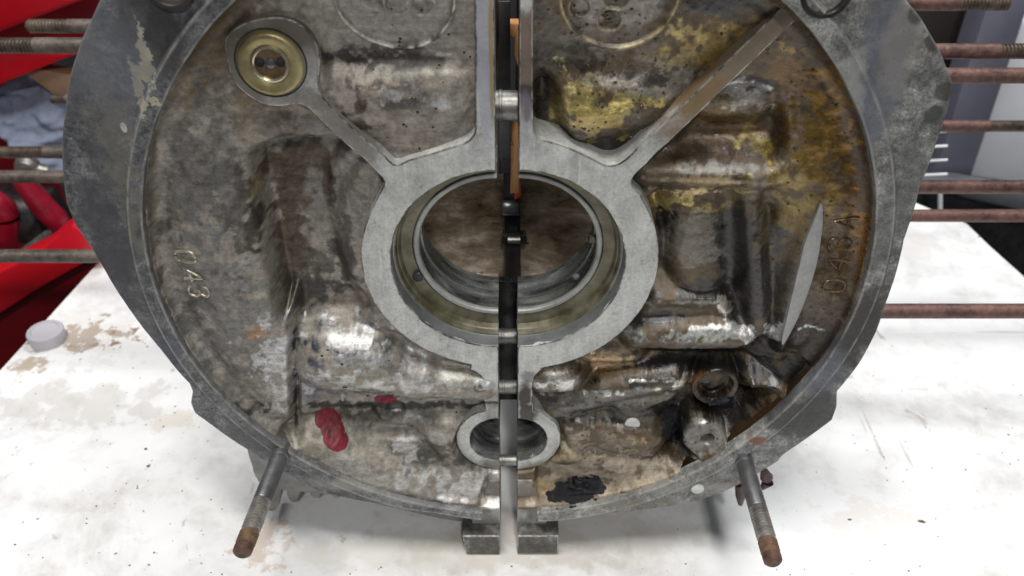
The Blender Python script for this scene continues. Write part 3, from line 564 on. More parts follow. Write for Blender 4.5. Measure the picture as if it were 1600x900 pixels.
for a in ((1345,240,16,110,(.05,.022,.008)),(1212,195,14,50,(.05,.034,.02)),(1060,235,34,26,(.06,.038,.02)),(880,98,60,9,(.035,.028,.02)),(1012,122,46,8,(.035,.03,.026)),(1310,500,34,44,(.04,.025,.016)),(1240,520,24,50,(.035,.028,.02)),(1180,480,26,60,(.03,.028,.026)),(860,55,20,40,(.06,.048,.034)),(1160,240,50,12,(.05,.028,.014)),(1270,420,26,60,(.06,.04,.02)),(1160,30,40,16,(.05,.035,.018)),(960,690,30,8,(.09,.07,.045)),(1060,705,50,10,(.03,.022,.014))): st(*a,.85,fine=1.5,wob=.7,rough=.24)
for a in ((1310,290,50,200,(.055,.030,.010),.55),(1215,430,26,100,(.035,.032,.028),.7),(1240,560,70,50,(.02,.014,.010),.8),(1290,200,40,60,(.16,.085,.015),.5),(1250,50,30,30,(.05,.03,.015),.6),(870,60,30,60,(.05,.042,.03),.6),(1130,90,50,20,(.07,.045,.02),.5),(1150,712,30,8,(.03,.02,.012),.7)): st(*a,fine=1.5,wob=.8,rough=.2)
for a in ((1300,170,26,50,(.24,.13,.02),.6),(1265,250,40,40,(.20,.13,.028),.5),(1330,300,14,50,(.20,.10,.015),.4),(1120,60,60,20,(.28,.19,.055),.5),(1080,50,30,10,(.45,.36,.14),.5),(1240,330,36,30,(.20,.14,.035),.5),(920,185,60,20,(.40,.30,.09),.6),(1350,340,8,40,(.28,.12,.02),.5),(1180,215,14,24,(.34,.26,.06),.5)): st(*a,fine=2.6,wob=.7,rough=.22,metal=.6)
st(1102,684,36,28,(.19,.185,.17),.85,fine=.4,wob=.3)
for a in ((975,165,44,5,(.75,.62,.22)),(880,150,10,30,(.55,.45,.2)),(1075,315,26,8,(.6,.5,.2)),(1100,300,50,5,(.5,.38,.2)),(1120,516,60,6,(.5,.51,.5)),(1165,524,12,6,(.7,.7,.68)),(1128,480,6,12,(.6,.58,.52)),(872,600,24,8,(.6,.58,.52)),(950,612,60,5,(.6,.58,.52)),(1040,592,30,4,(.55,.53,.5)),(1150,145,30,12,(.4,.39,.37)),(1120,553,20,5,(.4,.39,.37)),(1100,655,20,5,(.5,.48,.45))): st(*a,.8,fine=2.4,wob=.8,rough=.25,metal=.8)  # first strip strengthens the painted highlight on the gold bulge
for a in ((875,604,46,30,(.20,.195,.18),.95),(955,622,100,22,(.14,.14,.13),.9),(1120,560,40,14,(.02,.018,.016),.8)): st(*a,fine=.7,wob=.5,rough=.3,metal=.5)
for a in ((985,594,70,6,(.015,.014,.013),.9),(1005,640,60,8,(.02,.018,.016),.85),(900,648,30,5,(.03,.028,.025),.8),(950,580,60,6,(.08,.04,.012),.9),(1030,618,16,10,(.10,.085,.04),.5),(945,700,26,8,(.07,.055,.04),.8),(1000,700,40,8,(.08,.06,.04),.7),(1040,700,14,20,(.04,.025,.012),.7),(890,780,50,6,(.15,.11,.07),.7)): st(*a,fine=1.8,wob=.8,rough=.2)
for a in ((868,600,26,8),(930,612,50,4),(1010,596,46,3),(1060,597,8,10)): st(*a,(.62,.61,.58),.85,fine=2.6,wob=.8,rough=.25,metal=.8)
st(948,562,48,12,(.44,.31,.17),.95,rough=.25,fine=.8)
st(1122,618,36,30,(.022,.014,.01),.9,fine=.9,wob=.6,rough=.12); st(1090,590,22,6,(.2,.1,.03),.6,ang=-35,fine=2)
for a in ((1152,385,34,72),(1112,445,60,16),(1060,568,60,10),(1140,575,40,16),(846,195,12,60),(1035,500,30,8),(1250,590,50,20)): st(*a,(.009,.008,.007),.9,fine=.6,wob=.4,rough=.3,metal=0,grain=.2)
st(1090,385,26,60,(.16,.145,.115),.7,fine=.8,rough=.3)
ring(R,968,-10,13,19.6,.7,(.48,.40,.24),.85)
for a_ in((953,33,3.7),(906,12,3.2),(963,-5,4.2)): ring(R,a_[0],a_[1],14,a_[2]+.5,.45,(.45,.38,.25),.7); ring(R,a_[0],a_[1],14,0,a_[2]*.9,(.05,.035,.02),.9)
cr=R.build(bore_holes(R)|(R.D<2.5))
for x,y,rx,ry,a in((898,768,48,20,-12),(1052,662,20,28,0),(1150,672,14,9,30),(1125,628,24,12,0),(1185,712,30,7,-22)):
    q=R.blobq(x,y,rx,ry,a,.7,.9); R.patch('oil_puddle',q<1,np.clip((1-q)*2,.02,.6)+np.clip(fbm(R.X,R.Z,2.4,3,9)*3.,-.3,.7)*np.clip((1-q)*3,0,1),M['black'])

# oil droplets on the castings
def drops(fd,n,name,region,mat='drop',r0=.25,r1=.75,up=0):
    V=[];Fc=[]; c=0; rg=np.random.default_rng(8)
    while c<n:
        x0,x1,y0,y1=region[rg.integers(len(region))]; px=rg.uniform(x0,x1); py=rg.uniform(y0,y1)
        q=at(px,py,14); i=int(np.argmin(np.abs(fd.X[:,0]-q.x))); j=int(np.argmin(np.abs(fd.Z[0]-q.z)))
        if not fd.used[i,j]:c+=1;continue
        ce=(fd.X[i,j],fd.D[i,j]-up,fd.Z[i,j]); r=rg.uniform(r0,r1); b=len(V)
        for k,(h,s_) in enumerate(((.05,1),(-.3,.8),(-.5,.45))):
            for m in range(7): a=m/7*6.283; V.append((ce[0]+r*s_*math.cos(a),ce[1]+h*r,ce[2]+r*s_*math.sin(a)))
        V.append((ce[0],ce[1]-.6*r,ce[2]))
        for k in range(2):
            for m in range(7): Fc.append((b+k*7+m,b+k*7+(m+1)%7,b+(k+1)*7+(m+1)%7,b+(k+1)*7+m))
        for m in range(7): Fc.append((b+14+m,b+14+(m+1)%7,b+21))
        c+=1
    mk(name,V,Fc,M[mat],H[fd.side],kind='stuff')
n=N('oil_sparkle_bump'); M['sparkle_bump']=n.set((.006,.006,.010),.13,0,n.noise(900,2),.0004,.4)
n=N('oil_droplet'); M['drop']=n.set((.10,.06,.025),.05,.0,IOR=1.5,Transmission_Weight=.5)
drops(R,420,'oil_droplets',[(840,1010,0,250),(1020,1360,40,300),(1180,1360,300,540),(860,1200,560,720)])
drops(R,60,'oil_sparkle_bumps',[(864,925,745,772),(885,930,738,760)],'sparkle_bump',.6,1.5,1.5)  # bumps added so the puddle sparkles
drops(R,70,'oil_sparkle_bumps',[(1105,1140,625,645),(1040,1068,640,690),(1160,1200,700,716)],'black',.3,.8,.9)  # more bumps added to catch sparkle around the port
drops(L,60,'oil_droplets',[(560,760,0,240),(500,760,500,700)])

# ---------------- machined faces (one plate per half: mating flange + bearing boss + diagonal rib)
def arc(cx,cz,r,a0,a1,n): return [(cx+r*math.cos(math.radians(a0+(a1-a0)*i/n)),cz+r*math.sin(math.radians(a0+(a1-a0)*i/n))) for i in range(n+1)]
def arc_to_x(r,cx,cz,xs): return math.degrees(math.acos(max(-1,min(1,(xs-cx)/r))))
ab=0      # angle at which the bore meets the left joint face
ztop=118.
bx=lambda s:None
def smooth_px(pts,Y=YB,n=4): return catmull(P2(pts,Y),n)
outL=[(XL,ztop)]+arc(XL,0,RS,90,270,70)+[(XL,at(783,628,YB).z),(at(757,628,YB).x,at(783,628,YB).z)]
outL+=smooth_px([(757,628),(757,605),(752,588),(735,578)])
r1=XL-at(562,390,YB).x; a1=math.degrees(math.atan2(*(lambda v:(v.z,v.x-XL))(at(735,578,YB))))%360; a2=math.degrees(math.atan2(*(lambda v:(v.z,v.x-XL))(at(585,318,YB))))%360
outL+=arc(XL,0,r1,a1,a2,40)
outL+=smooth_px([(585,318),(594,300),(599,289),(597,278),(567,247),(545,229),(520,207),(496,183),(480,168),(464,163),(440,166),(415,164),(388,150),(366,128),(355,98),(351,66),(362,48),(385,35),(415,28),(445,28),(475,42),(494,68),(500,98),(498,130),(501,146),(514,164),(534,184),(561,209),(598,241),(611,254),(622,258),(640,250),(665,243),(700,232),(725,224),(738,214),(743,195),(743,120),(743,40)])+[(P2([(742,0)],YB)[0][0],ztop)]
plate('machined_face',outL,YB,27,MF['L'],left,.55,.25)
r2=at(1030,400,YB).x-XR
s0=at(845,577,YB); b1=math.degrees(math.atan2(s0.z,s0.x-XR)); s1=at(1003,305,YB); b2=math.degrees(math.atan2(s1.z,s1.x-XR))
outR=[(XR,ztop)]+arc(XR,0,RS,90,-90,70)+[(XR,at(811,633,YB).z),(at(832,633,YB).x,at(811,633,YB).z)]
outR+=smooth_px([(832,633),(832,600),(836,588),(848,577)])+arc(XR,0,r2,b1,b2,40)
outR+=smooth_px([(1003,305),(992,296),(987,285),(993,272),(1008,258),(1026,240),(1060,208),(1110,160),(1170,102),(1222,52),(1245,28),(1238,8),(1222,12),(1195,38),(1140,92),(1080,152),(1030,200),(1004,222),(985,243),(965,257),(945,258),(925,248),(890,232),(860,222),(842,216),(834,204),(833,180),(833,100),(833,40)])+[(P2([(834,0)],YB)[0][0],ztop)]
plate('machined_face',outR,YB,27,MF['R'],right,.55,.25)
# camshaft boss and lower joint flange
for side,xs,p in(('L',XL,left),('R',XR,right)):
    sg=-1 if side=='L' else 1
    RO,RI=20.2,13.8
    inner=arc(xs,CAMZ,RI,90,-90 if side=='R' else 270,36)
    outer=arc(xs,CAMZ,RO,-90 if side=='R' else 270,(60 if side=='R' else 120),36)
    tx=at(833,633,YB).x if side=='R' else at(758,628,YB).x; tz=at(800,633,YB).z
    o=[(xs,tz-.3)]+inner+outer+[(tx,tz-5),(tx,tz-.3)]
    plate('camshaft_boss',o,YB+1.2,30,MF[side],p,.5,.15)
    V,Fc=lathe_geo([(0,RI),(14,RI-.1),(14,RI-1.2),(24,RI-1.2),(24,RI-.1),(60,RI-.1)],(xs,YB+1.4,CAMZ),(0,1,0),40,math.radians(90 if side=='L' else -90),math.radians(270 if side=='L' else 90))
    mk('camshaft_bore',V,Fc,M['bearing'],p,angle=30)
    if side=='L': low=[(783,752),(783,836),(737,836),(738,812),(752,790),(757,768),(763,752)]
    else: low=[(811,752),(811,836),(856,836),(854,812),(845,790),(838,764),(833,762),(832,752)]
    q=P2(low,8); q=[(xs if abs(a[0]-P2([(low[0])],8)[0][0])<.7 else a[0],a[1]) for a in q]
    plate('joint_flange',q,8,40,MF[side],p,.6,.3)
# bore: recess, lip and bearing seat
for side,p in(('L',left),('R',right)):
    def rng(r):
        return (math.pi/2,1.5*math.pi) if side=='L' else (-math.pi/2,math.pi/2)
    def bl(name,prof,mat,nn=90):
        a,b=rng(46.2); V,Fc=lathe_geo([(y_,q_-46.2+RS if q_>44.5 else (q_*1. if q_<30 else (34.6+(q_-38.)*(RS-.5-34.6)/(45.7-38.) if q_>38 else q_-3.4))) for y_,q_ in prof],(XL if side=='L' else XR,0,0),(0,1,0),nn,a,b); V=[(min(x,XL) if side=='L' else max(x,XR),y,z) for x,y,z in V]; mk(name,V,Fc,mat,p,angle=25)
    bl('seal_recess',[(YB+.1,46.6),(YB+.6,46.2),(16.8,46.0),(17.,45.7)],M['bore_grey'])
    bl('oil_film_face',[(16.9,45.9),(17.2,45.2),(19.5,44.6),(19.9,44.1),(22.2,43.2),(22.8,38.6),(23.6,38.2),(23.6,37.8)],M['olive'])
    bl('bearing_lip',[(23.6,38.0),(22.2,37.9),(22,37.5),(22,36.3),(22.7,35.8),(24,35.7)],M['lip'])
    bl('bearing_seat',[(24,35.7),(30,35.7),(30.4,36.4),(34,36.4),(34.4,35.6),(44,35.6),(46,36.6),(49,37)],M['bearing'])
# details in the bore
def disc_hole(name,c,axis,r,p,mat=None,ring=None):
    lathe(name,[(-.05,r+.3),(-.3,r),(-.32,.01)],c,axis,mat or M['dark_case'],p,n=20)
q=at(653,433,21.5); disc_hole('oil_hole',(q.x,q.y,q.z),(0,1,0),2.0,left,M['black_plastic'])
q=at(655,497,18); disc_hole('oil_hole',(q.x,q.y-.2,q.z),(0,1,0),1.2,left,M['black_plastic'])
q=at(929,373,28); lathe('locating_pin',[(-3.5,.01),(-3.4,1.4),(-2.9,1.8),(3,1.8)],(q.x,q.y,q.z),(-.9,-.3,.1),M['steel'],right,n=16)
q=at(900,432,21.8); lathe('oil_hole',[(-.2,1.6),(.4,1.5),(.4,.01)],(q.x,q.y,q.z),(0,1,0),M['stud_steel'],right,n=16)

# ---------------- bell rim flanges
silL=[(190,-90),(172,-40),(156,0),(140,35),(125,68),(111,112),(101,175),(96,235),(98,275),(104,318),(118,352),(146,392),(162,420),(205,488),(250,545),(296,600),(301,612),(298,630),(304,645),(330,664),(392,706),(425,728),(455,745),(500,768),(560,782),(620,790),(680,798),(742,808),(783,812)]
silR=[(1385,-60),(1400,-25),(1415,0),(1438,28),(1466,75),(1488,130),(1482,165),(1462,225),(1437,292),(1412,375),(1385,470),(1368,520),(1342,568),(1308,610),(1307,635),(1300,655),(1262,683),(1228,706),(1180,742),(1130,768),(1080,784),(1010,795),(940,802),(870,810),(811,812)]
for side,sil,p in(('L',silL,left),('R',silR,right)):
    q=np.array(P2(sil,2.)); th=np.degrees(np.arctan2(q[:,1],q[:,0]-XC))%360; rr=np.hypot(q[:,0]-XC,q[:,1])
    if side=='R': th=np.where(th>180,th-360,th)
    od=np.argsort(th); th=th[od]; rr=rr[od]
    t0,t1=(128.,264.6) if side=='L' else (-84.6,48.)
    t0=t0-12 if side=='L' else t0; t1=t1 if side=='L' else t1+16
    T=np.arange(t0,t1+.01,.3); ro=np.interp(T,th,rr); ro=np.maximum(ro,143.4); rows=[]
    ri=145.4+(1.2 if side=='R' else 0)
    rg=np.minimum(ri,ro-1.2)
    n_=len(T); Tn=T/57.3*140
    nz=lambda s_,a:np.array([fbm(np.array([t]),np.array([s_*1.]),6,3,3)[0]*a for t in Tn])
    ins=lambda base:base+nz(3,.35)
    inn=R0+nz(1,.5)
    if side=='L': lo=1.6
    else: lo=1.2
    stn=[(R0+.2+0*T,24+0*T),(inn,6+0*T),(inn,.7+0*T),(inn+.5,.15+0*T),(inn+.9,0*T),(inn+1.5,0*T+nz(4,.2)),(inn+(rg-inn)*.5,0*T+nz(5,.35)),(rg-.9,-.1+nz(6,.2)),(rg-.2,-.45+0*T),(rg+.35,0*T),(np.minimum(rg+1.2,ro-.7),lo+0*T)]
    for f_ in (.12,.3,.5,.7,.88): stn.append((np.minimum(rg+1.2,ro-.7)+(ro-1.-np.minimum(rg+1.2,ro-.7))*f_,lo+nz(7+f_*10,.7)+(0 if side=='L' else .0)))
    stn+=[(ro-.9,lo+0*T),(ro-.25+nz(21,.3),lo+.35+0*T),(ro+nz(21,.3),lo+1.1+0*T),(ro+nz(23,.4),11+0*T),(ro-1.2,12.5+0*T),(np.maximum(ro-14,R0-4),14+0*T)]
    V=[];Fc=[];
    for rad,y in stn:
        for i,t in enumerate(T): a=math.radians(t); V.append((XC+rad[i]*math.cos(a),y[i],rad[i]*math.sin(a)))
    # keep the joint face flat
    V=[(min(x,XL) if side=='L' else max(x,XR),y,z) for x,y,z in V]
    for k in range(len(stn)-1):
        for i in range(n_-1): Fc.append((k*n_+i,k*n_+i+1,(k+1)*n_+i+1,(k+1)*n_+i)[::-1])
    Fc.append(tuple(k*n_ for k in range(len(stn)))); Fc.append(tuple(k*n_+n_-1 for k in range(len(stn)))[::-1])
    ob=mk('bell_flange',V,Fc,FM[side],p,angle=38)
    ob.data.materials.append(M['wall_'+side]); mi=[1 if k==0 else 0 for k in range(len(stn)-1) for i in range(n_-1)]+[0,0]
    ob.data.polygons.foreach_set('material_index',mi)
    wv=np.zeros((len(stn),n_)); wv[2]=.5; wv[3]=.9; wv[8]=1; wv[9]=.3; wv[len(stn)-5]=.5; wv[len(stn)-4]=1  # rubbed tone and painted highlight along ridge and rim edges
    at_=ob.data.attributes.new('wear_highlight','FLOAT','POINT'); at_.data.foreach_set('value',wv.ravel().astype(np.float32))
# mounting holes at the upper ends of the rim
for x,y,side in((262,-26,'L'),(1292,-12,'R')):
    q=at(x,y,0); lathe('mounting_hole',[(.5,8.6),(-.7,8.2),(-.75,7.),(.2,6.4),(9,6.2),(9,.01)],(q.x,q.y,q.z),(0,1,0),M['sump'] if 0 else M['dark_case'],H[side],n=32)
# feet at the bottom of the joint
def foot(side,pts,top,y0,y1):
    xs=XL if side=='L' else XR
    q=P2(pts,y0); q=[(xs if abs(a[0]-q[0][0])<1.2 else a[0],max(a[1],-172)) for a in q]
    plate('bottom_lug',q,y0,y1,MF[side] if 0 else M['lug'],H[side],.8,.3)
def lug():
    n=N('grimy_lug_metal'); f=n.noise(260,8,.7); f2=n.noise(70,6,.65)
    col=n.ramp(n.math('ADD',n.math('MULTIPLY',f,.5),n.math('MULTIPLY',f2,.5)),[(.36,(.04,.036,.032)),(.52,(.12,.115,.105)),(.66,(.30,.29,.27))])
    return n.set(col,.42,.35,f,.0005,.8)
M['lug']=lug()
for side,pts in(('L',[(783,838),(783,868),(728,866),(722,838)]),('R',[(811,838),(811,865),(872,865),(873,838)])):
    foot(side,pts,0,0,36)
for x,y in((828,820),): 
    q=at(x,y,9); lathe('lug_rivet',[(1,2.6),(-1.,2.5),(-1.8,2.),(-2.1,.01)],(q.x,q.y,q.z-1),(0,1,0),M['steel'],right,n=14)
plate('lug_pad',P2([(845,812),(872,812),(872,828),(847,830)],11.),7.4,20,MF['R'],right,.5)
# sump and rear casting pieces below the left rim
V=[]
def ext(name,pts,y0,y1,mat,p,bev=1.5,wob=.8,sm=3): plate(name,catmull(P2(pts,y0),sm,True),y0,y1,mat,p,bev,wob)
M['sump']=simple('grey_cast_sump',(.11,.11,.10),(.27,.27,.255),.5,.3,110,dist=.0006)
ext('sump_casting',[(392,690),(393,730),(402,752),(420,765),(520,775),(600,792),(690,812),(740,815),(740,780),(500,700)],16,60,M['sump'],left)
for a,b in((410,438),(447,470),(480,505),(512,534)):
    h=798 if a==410 else (785 if a==447 else 778)
    ext('sump_fin',[(a,745),(a+1,h-12),(a+8,h),(b-8,h),(b,h-16),(b,745)],18,32,M['sump'],left,.9,.5)
ext('sump_casting',[(1210,680),(1222,715),(1195,735),(1160,752),(1050,780),(960,798),(860,812),(860,780),(1100,700)],16,60,M['sump'],right)
M['gasket']=simple('dark_red_sealant',(.02,.007,.007),(.06,.018,.018),.4,0,200,dist=.001)
q=at(1198,752,10); 
V,Fc=tube_geo([(q.x-3,8,q.z+9),(q.x-1,9,q.z+4),(q.x+.5,9.5,q.z),(q.x-2,9,q.z-4)],[2,3.2,2.8,1.2],10); mk('sealant_lump',V,Fc,M['gasket'],right)
q=at(1158,780,10); V,Fc=tube_geo([(q.x-3,9,q.z+12),(q.x-1,9,q.z+4),(q.x,9.5,q.z-3)],[2,2.6,1.2],10); mk('sealant_lump',V,Fc,M['gasket'],right)
# body of the case behind the bell (walls, bulkheads)
for side,sg,xs,p in(('L',-1,XL,left),('R',1,XR,right)):
    X=lambda d:xs+sg*d
    def bx(name,a,b,y0,y1,z0,z1,mat):
        x0,x1=sorted((X(a),X(b))); V,Fc=box_geo(x0,x1,y0,y1,z0,z1); mk(name,V,Fc,mat,p,smooth=False)
    bx('side_wall',98,104,42,330,-112,112,M['case_out'])
    # main bulkheads as outlined plates with a saddle
    def bulk(y0,y1,rad,zt,mat,xin=0.,outx=99):
        a=math.acos(min(1,abs(xs+sg*xin-XC)/rad)) if rad>abs(xs+sg*xin-XC) else 0
        pts=[(XC+sg*rad*math.cos(math.pi/2-0),0)]
        lo=math.asin(min(1,abs(xs-XC)/rad)); ar_=[(XC+sg*rad*math.sin(lo+(math.pi-2*lo)*k/30),rad*math.cos(lo+(math.pi-2*lo)*k/30)) for k in range(31)]
        o=[(xs,zt),]+[(xs,ar_[0][1])]+ar_+[(xs,ar_[-1][1]),(xs,-72),(X(40),-100),(X(outx),-110),(X(outx),zt)]
        plate('bulkhead',o,y0,y1,mat,p,.6,.2)
    bulk(98,112,13,-2+0*1 if False else 100,M['inner_brown'])
    bx('crank_chamber_wall',-4.3 if side=='L' else 1,97,92,98,-66,100,M['inner_brown'])
    bx('crank_chamber_floor',1,97,50,92,-66.5,-62,M['inner_brown'])
    bulk(200,214,33,100,M['dark_case']); bulk(300,316,33,100,M['dark_case'])
    V,Fc=box_geo(*sorted((X(.1),X(9))),42,330,60,100); mk('upper_joint_rail',V,Fc,M['dark_case'],p,smooth=False)
    V,Fc=box_geo(*sorted((X(.1),X(9))),42,330,-74,-67); mk('lower_joint_rail',V,Fc,M['dark_case'],p,smooth=False)
    V,Fc=join([box_geo(*sorted((X(10),X(98))),60,330,-118,-112)]); mk('floor_wall',V,Fc,M['case_out'],p,smooth=False)
# diagonal machined sliver on the right lobe
sl=[(1284,318),(1286,345),(1283,375),(1276,415),(1262,460),(1246,500),(1225,538),(1222,530),(1229,500),(1237,465),(1248,420),(1258,380),(1272,345)]
plate('machined_sliver',catmull(P2(sl,8.4),4,True),8.4,16,M['sliver'],right,.25)
# ---------------- embossed part numbers (raised strokes)
GL={'0':[[(0,.15),(0,.85),(.18,1),(.42,1),(.6,.85),(.6,.15),(.42,0),(.18,0),(0,.15)]],'4':[[(.5,0),(.5,1),(0,.35),(.68,.35)]],'3':[[(.02,.85),(.2,1),(.45,1),(.6,.82),(.45,.56),(.25,.54)],[(.45,.56),(.62,.3),(.45,0),(.18,0),(0,.15)]],'A':[[(0,0),(.33,1),(.66,0)],[(.14,.35),(.52,.35)]]}
def surf(fd,x,z):
    i=int(np.argmin(np.abs(fd.X[:,0]-x))); j=int(np.argmin(np.abs(fd.Z[0]-z))); return fd.D[i,j]
def emboss(name,fd,text,pos,size,ang,mat,r=.42):
    parts=[]
    for ch,(px,py) in zip(text,pos):
        c=at(px,py,9); h=size; a=math.radians(ang)
        for s_ in GL[ch]:
            q=[((u-.3)*h*.95,(v-.5)*h) for u,v in s_]; q=catmull(q,3) if ch in'03' else resample(q+q[::-1],1.)[:9999]
            if ch not in'03': q=[tuple(np.array(s0_)+(np.array(s1_)-np.array(s0_))*k/4) for s0_,s1_ in zip([((u-.3)*h*.95,(v-.5)*h) for u,v in s_][:-1],[((u-.3)*h*.95,(v-.5)*h) for u,v in s_][1:]) for k in range(5)]
            path=[]
            for u,v in q:
                x=c.x+u*math.cos(a)-v*math.sin(a); z=c.z+u*math.sin(a)+v*math.cos(a); path.append((x,surf(fd,x,z)-.3,z))
            path=[path[0]]+[b_ for a_,b_ in zip(path,path[1:]) if (Vector(a_)-Vector(b_)).length>.15]
            parts.append(tube_geo(path,r,8))
    V,Fc=join(parts); mk(name,V,Fc,mat,H[fd.side],angle=60)
emboss('embossed_number',L,'043',[(291,398),(303,427),(312,452)],8.4,-84,M['emboss'],.62)
emboss('embossed_number',R,'043A',[(1303,447),(1310,416),(1314,386),(1322,350)],8.8,82,M['emboss_dark'],.46)
emboss('dial_number',R,'3',[(953,36)],3.2,180,M['emboss_dark'],.3)
# ---------------- yellow plug in the round boss
q=at(423,99,YB); C0=(q.x,q.y,q.z)
lathe('yellow_plug',[(1.2,11.8),(-.6,11.6),(-1.6,11.1),(-2.0,10.4),(-1.9,9.2),(-1.2,7.2),(-.9,6.7)],C0,(0,1,0),M['brass'],left,n=64)
lathe('plug_ring',[(-.9,6.8),(-1.5,6.5),(-1.6,5.9),(-1.2,5.4),(2.4,5.3)],C0,(0,1,0),M['brass_light'],left,n=56)
lathe('gallery_ball',[(-.25,5.45),(-.25,.01)],C0,(0,1,0),M['copper'],left,n=40)
for s_ in(-1,1): lathe('plug_slot',[(.3,1.7),(0,1.65),(.15,.01)],(C0[0]+s_*3.6,C0[1]-.6,C0[2]+.5),(0,1,0),M['black_plastic'],left,n=16)
lathe('gallery_ball',[(-.2,1.9),(-.7,1.6),(-1.0,.9),(-1.05,.01)],C0,(0,1,0),M['stud_steel'],left,n=24)
lathe('plug_seat',[(0.,12.6),(-.12,12.5),(-.12,12.),(1.6,11.8)],C0,(0,1,0),M['dark_case'],left,n=56)
# pale plugs
for x,y,Y,r,side in((988,663,13.2,3.6,'R'),(1090,764,0.,3.,'R')):
    q=at(x,y,Y); lathe('core_plug',[(2.5,r),(-.3,r),(-.6,r-.4),(-.7,.01)],(q.x,q.y,q.z),(0,1,0),M['white_plug'],H[side],n=28)
# ---------------- dowels and bolts crossing the joint
for x,y,Y,r in((786,165,20,5.6),(786,525,34,3.6),(792,604,36,3.4),(796,719,14,2.6)):
    q=at(x,y,Y); prof=[(-4.6,r),(-3.2,r),(-3.,r*1.06),(-2.2,r*1.06),(-2.,r),(3.6,r),(4.,r-.4),(4.1,.01)]
    lathe('dowel_pin',prof,(XL+4.4,q.y,q.z),(1,0,0),M['steel'],left,n=28)
# ---------------- front studs
def rodprof(L0,L1,r,pitch,amp,end=True):
    pr=[];s=L0
    while s<L1-1.5:
        pr+=[(s,r-amp),(s+pitch*.3,r),(s+pitch*.5,r),(s+pitch*.8,r-amp)]; s+=pitch
    if end: pr+=[(L1-1.4,r-amp*.6),(L1-.5,r-.9),(L1,r-1.9),(L1,.01)]
    return pr
for px,py,qx,qy,L_,p,rad in((437,712,377,866,56,left,4.),(1163,722,1209,880,56,right,4.)):
    a=at(px,py,-1); b=at(qx,qy,-L_); d=(b-a); ln=d.length
    root=lathe('stud',[(-6,rad),(0,rad),(.2,rad+.35),(1.4,rad+.35),(1.7,rad),(ln*.48,rad),(ln*.49,rad-.3)],a,d,M['stud_steel'],p,n=36)
    lathe('thread',rodprof(ln*.49,ln*.80,rad+.05,1.6,.75,False)+[(ln*.8,rad-.4)],a,d,M['thread'],root,n=36)
    lathe('rusty_thread',rodprof(ln*.80,ln*.93,rad+.08,1.6,.6,False)+[(ln*.93,rad-.2)],a,d,M['rust_thread'],root,n=36)
    lathe('tip',[(ln*.93,rad-.3),(ln*.935,rad-.05),(ln*.98,rad-.15),(ln*.995,rad-.9),(ln+.4,rad-1.8),(ln+.3,rad-2.4),(ln+.1,.01)],a,d,M['rust_tip'],root,n=36)
# ---------------- side studs
def side_stud(side,py,Y,r,end_px,thread_px,mat,tmat):
    q=at(800,py,Y); sg=-1 if side=='L' else 1; xs=sg*100.
    t=CY; ex=at(end_px,py,Y).x; tx=at(thread_px,py,Y).x if thread_px is not None else ex
    o=lathe('cylinder_stud',[(0,r),(abs(tx-xs),r)]+([(abs(ex-xs),r),(abs(ex-xs),.01)] if thread_px is None else [(abs(tx-xs)+.5,r-.4)]),(xs,Y,q.z),(sg,0,0),mat,H[side],n=24)
    if thread_px is not None: lathe('thread',rodprof(abs(tx-xs)+.2,abs(ex-xs),r,1.9,.75),(xs,Y,q.z),(sg,0,0),tmat,o,n=24)
rl,tl=M['rod_left'],M['rod_thread']
for a in((41,211,4,42,108),(71,147,4,-6,55),(155,300,3.6,80,104),(238,240,4,-30,70),(276,206,4,-120,None),(400,134,3.9,-160,None)): side_stud('L',*a,rl,tl)
rr_=M['rod_red']
for a in((5,200,4,1577,1500),(80,146,3.9,1690,1560),(118,139,4,1760,None),(197,280,4,1700,1545),(292,158,3.9,1760,None),(337,194,4,1760,None),(486,83,4,1790,None)): side_stud('R',*a,rr_,tl)

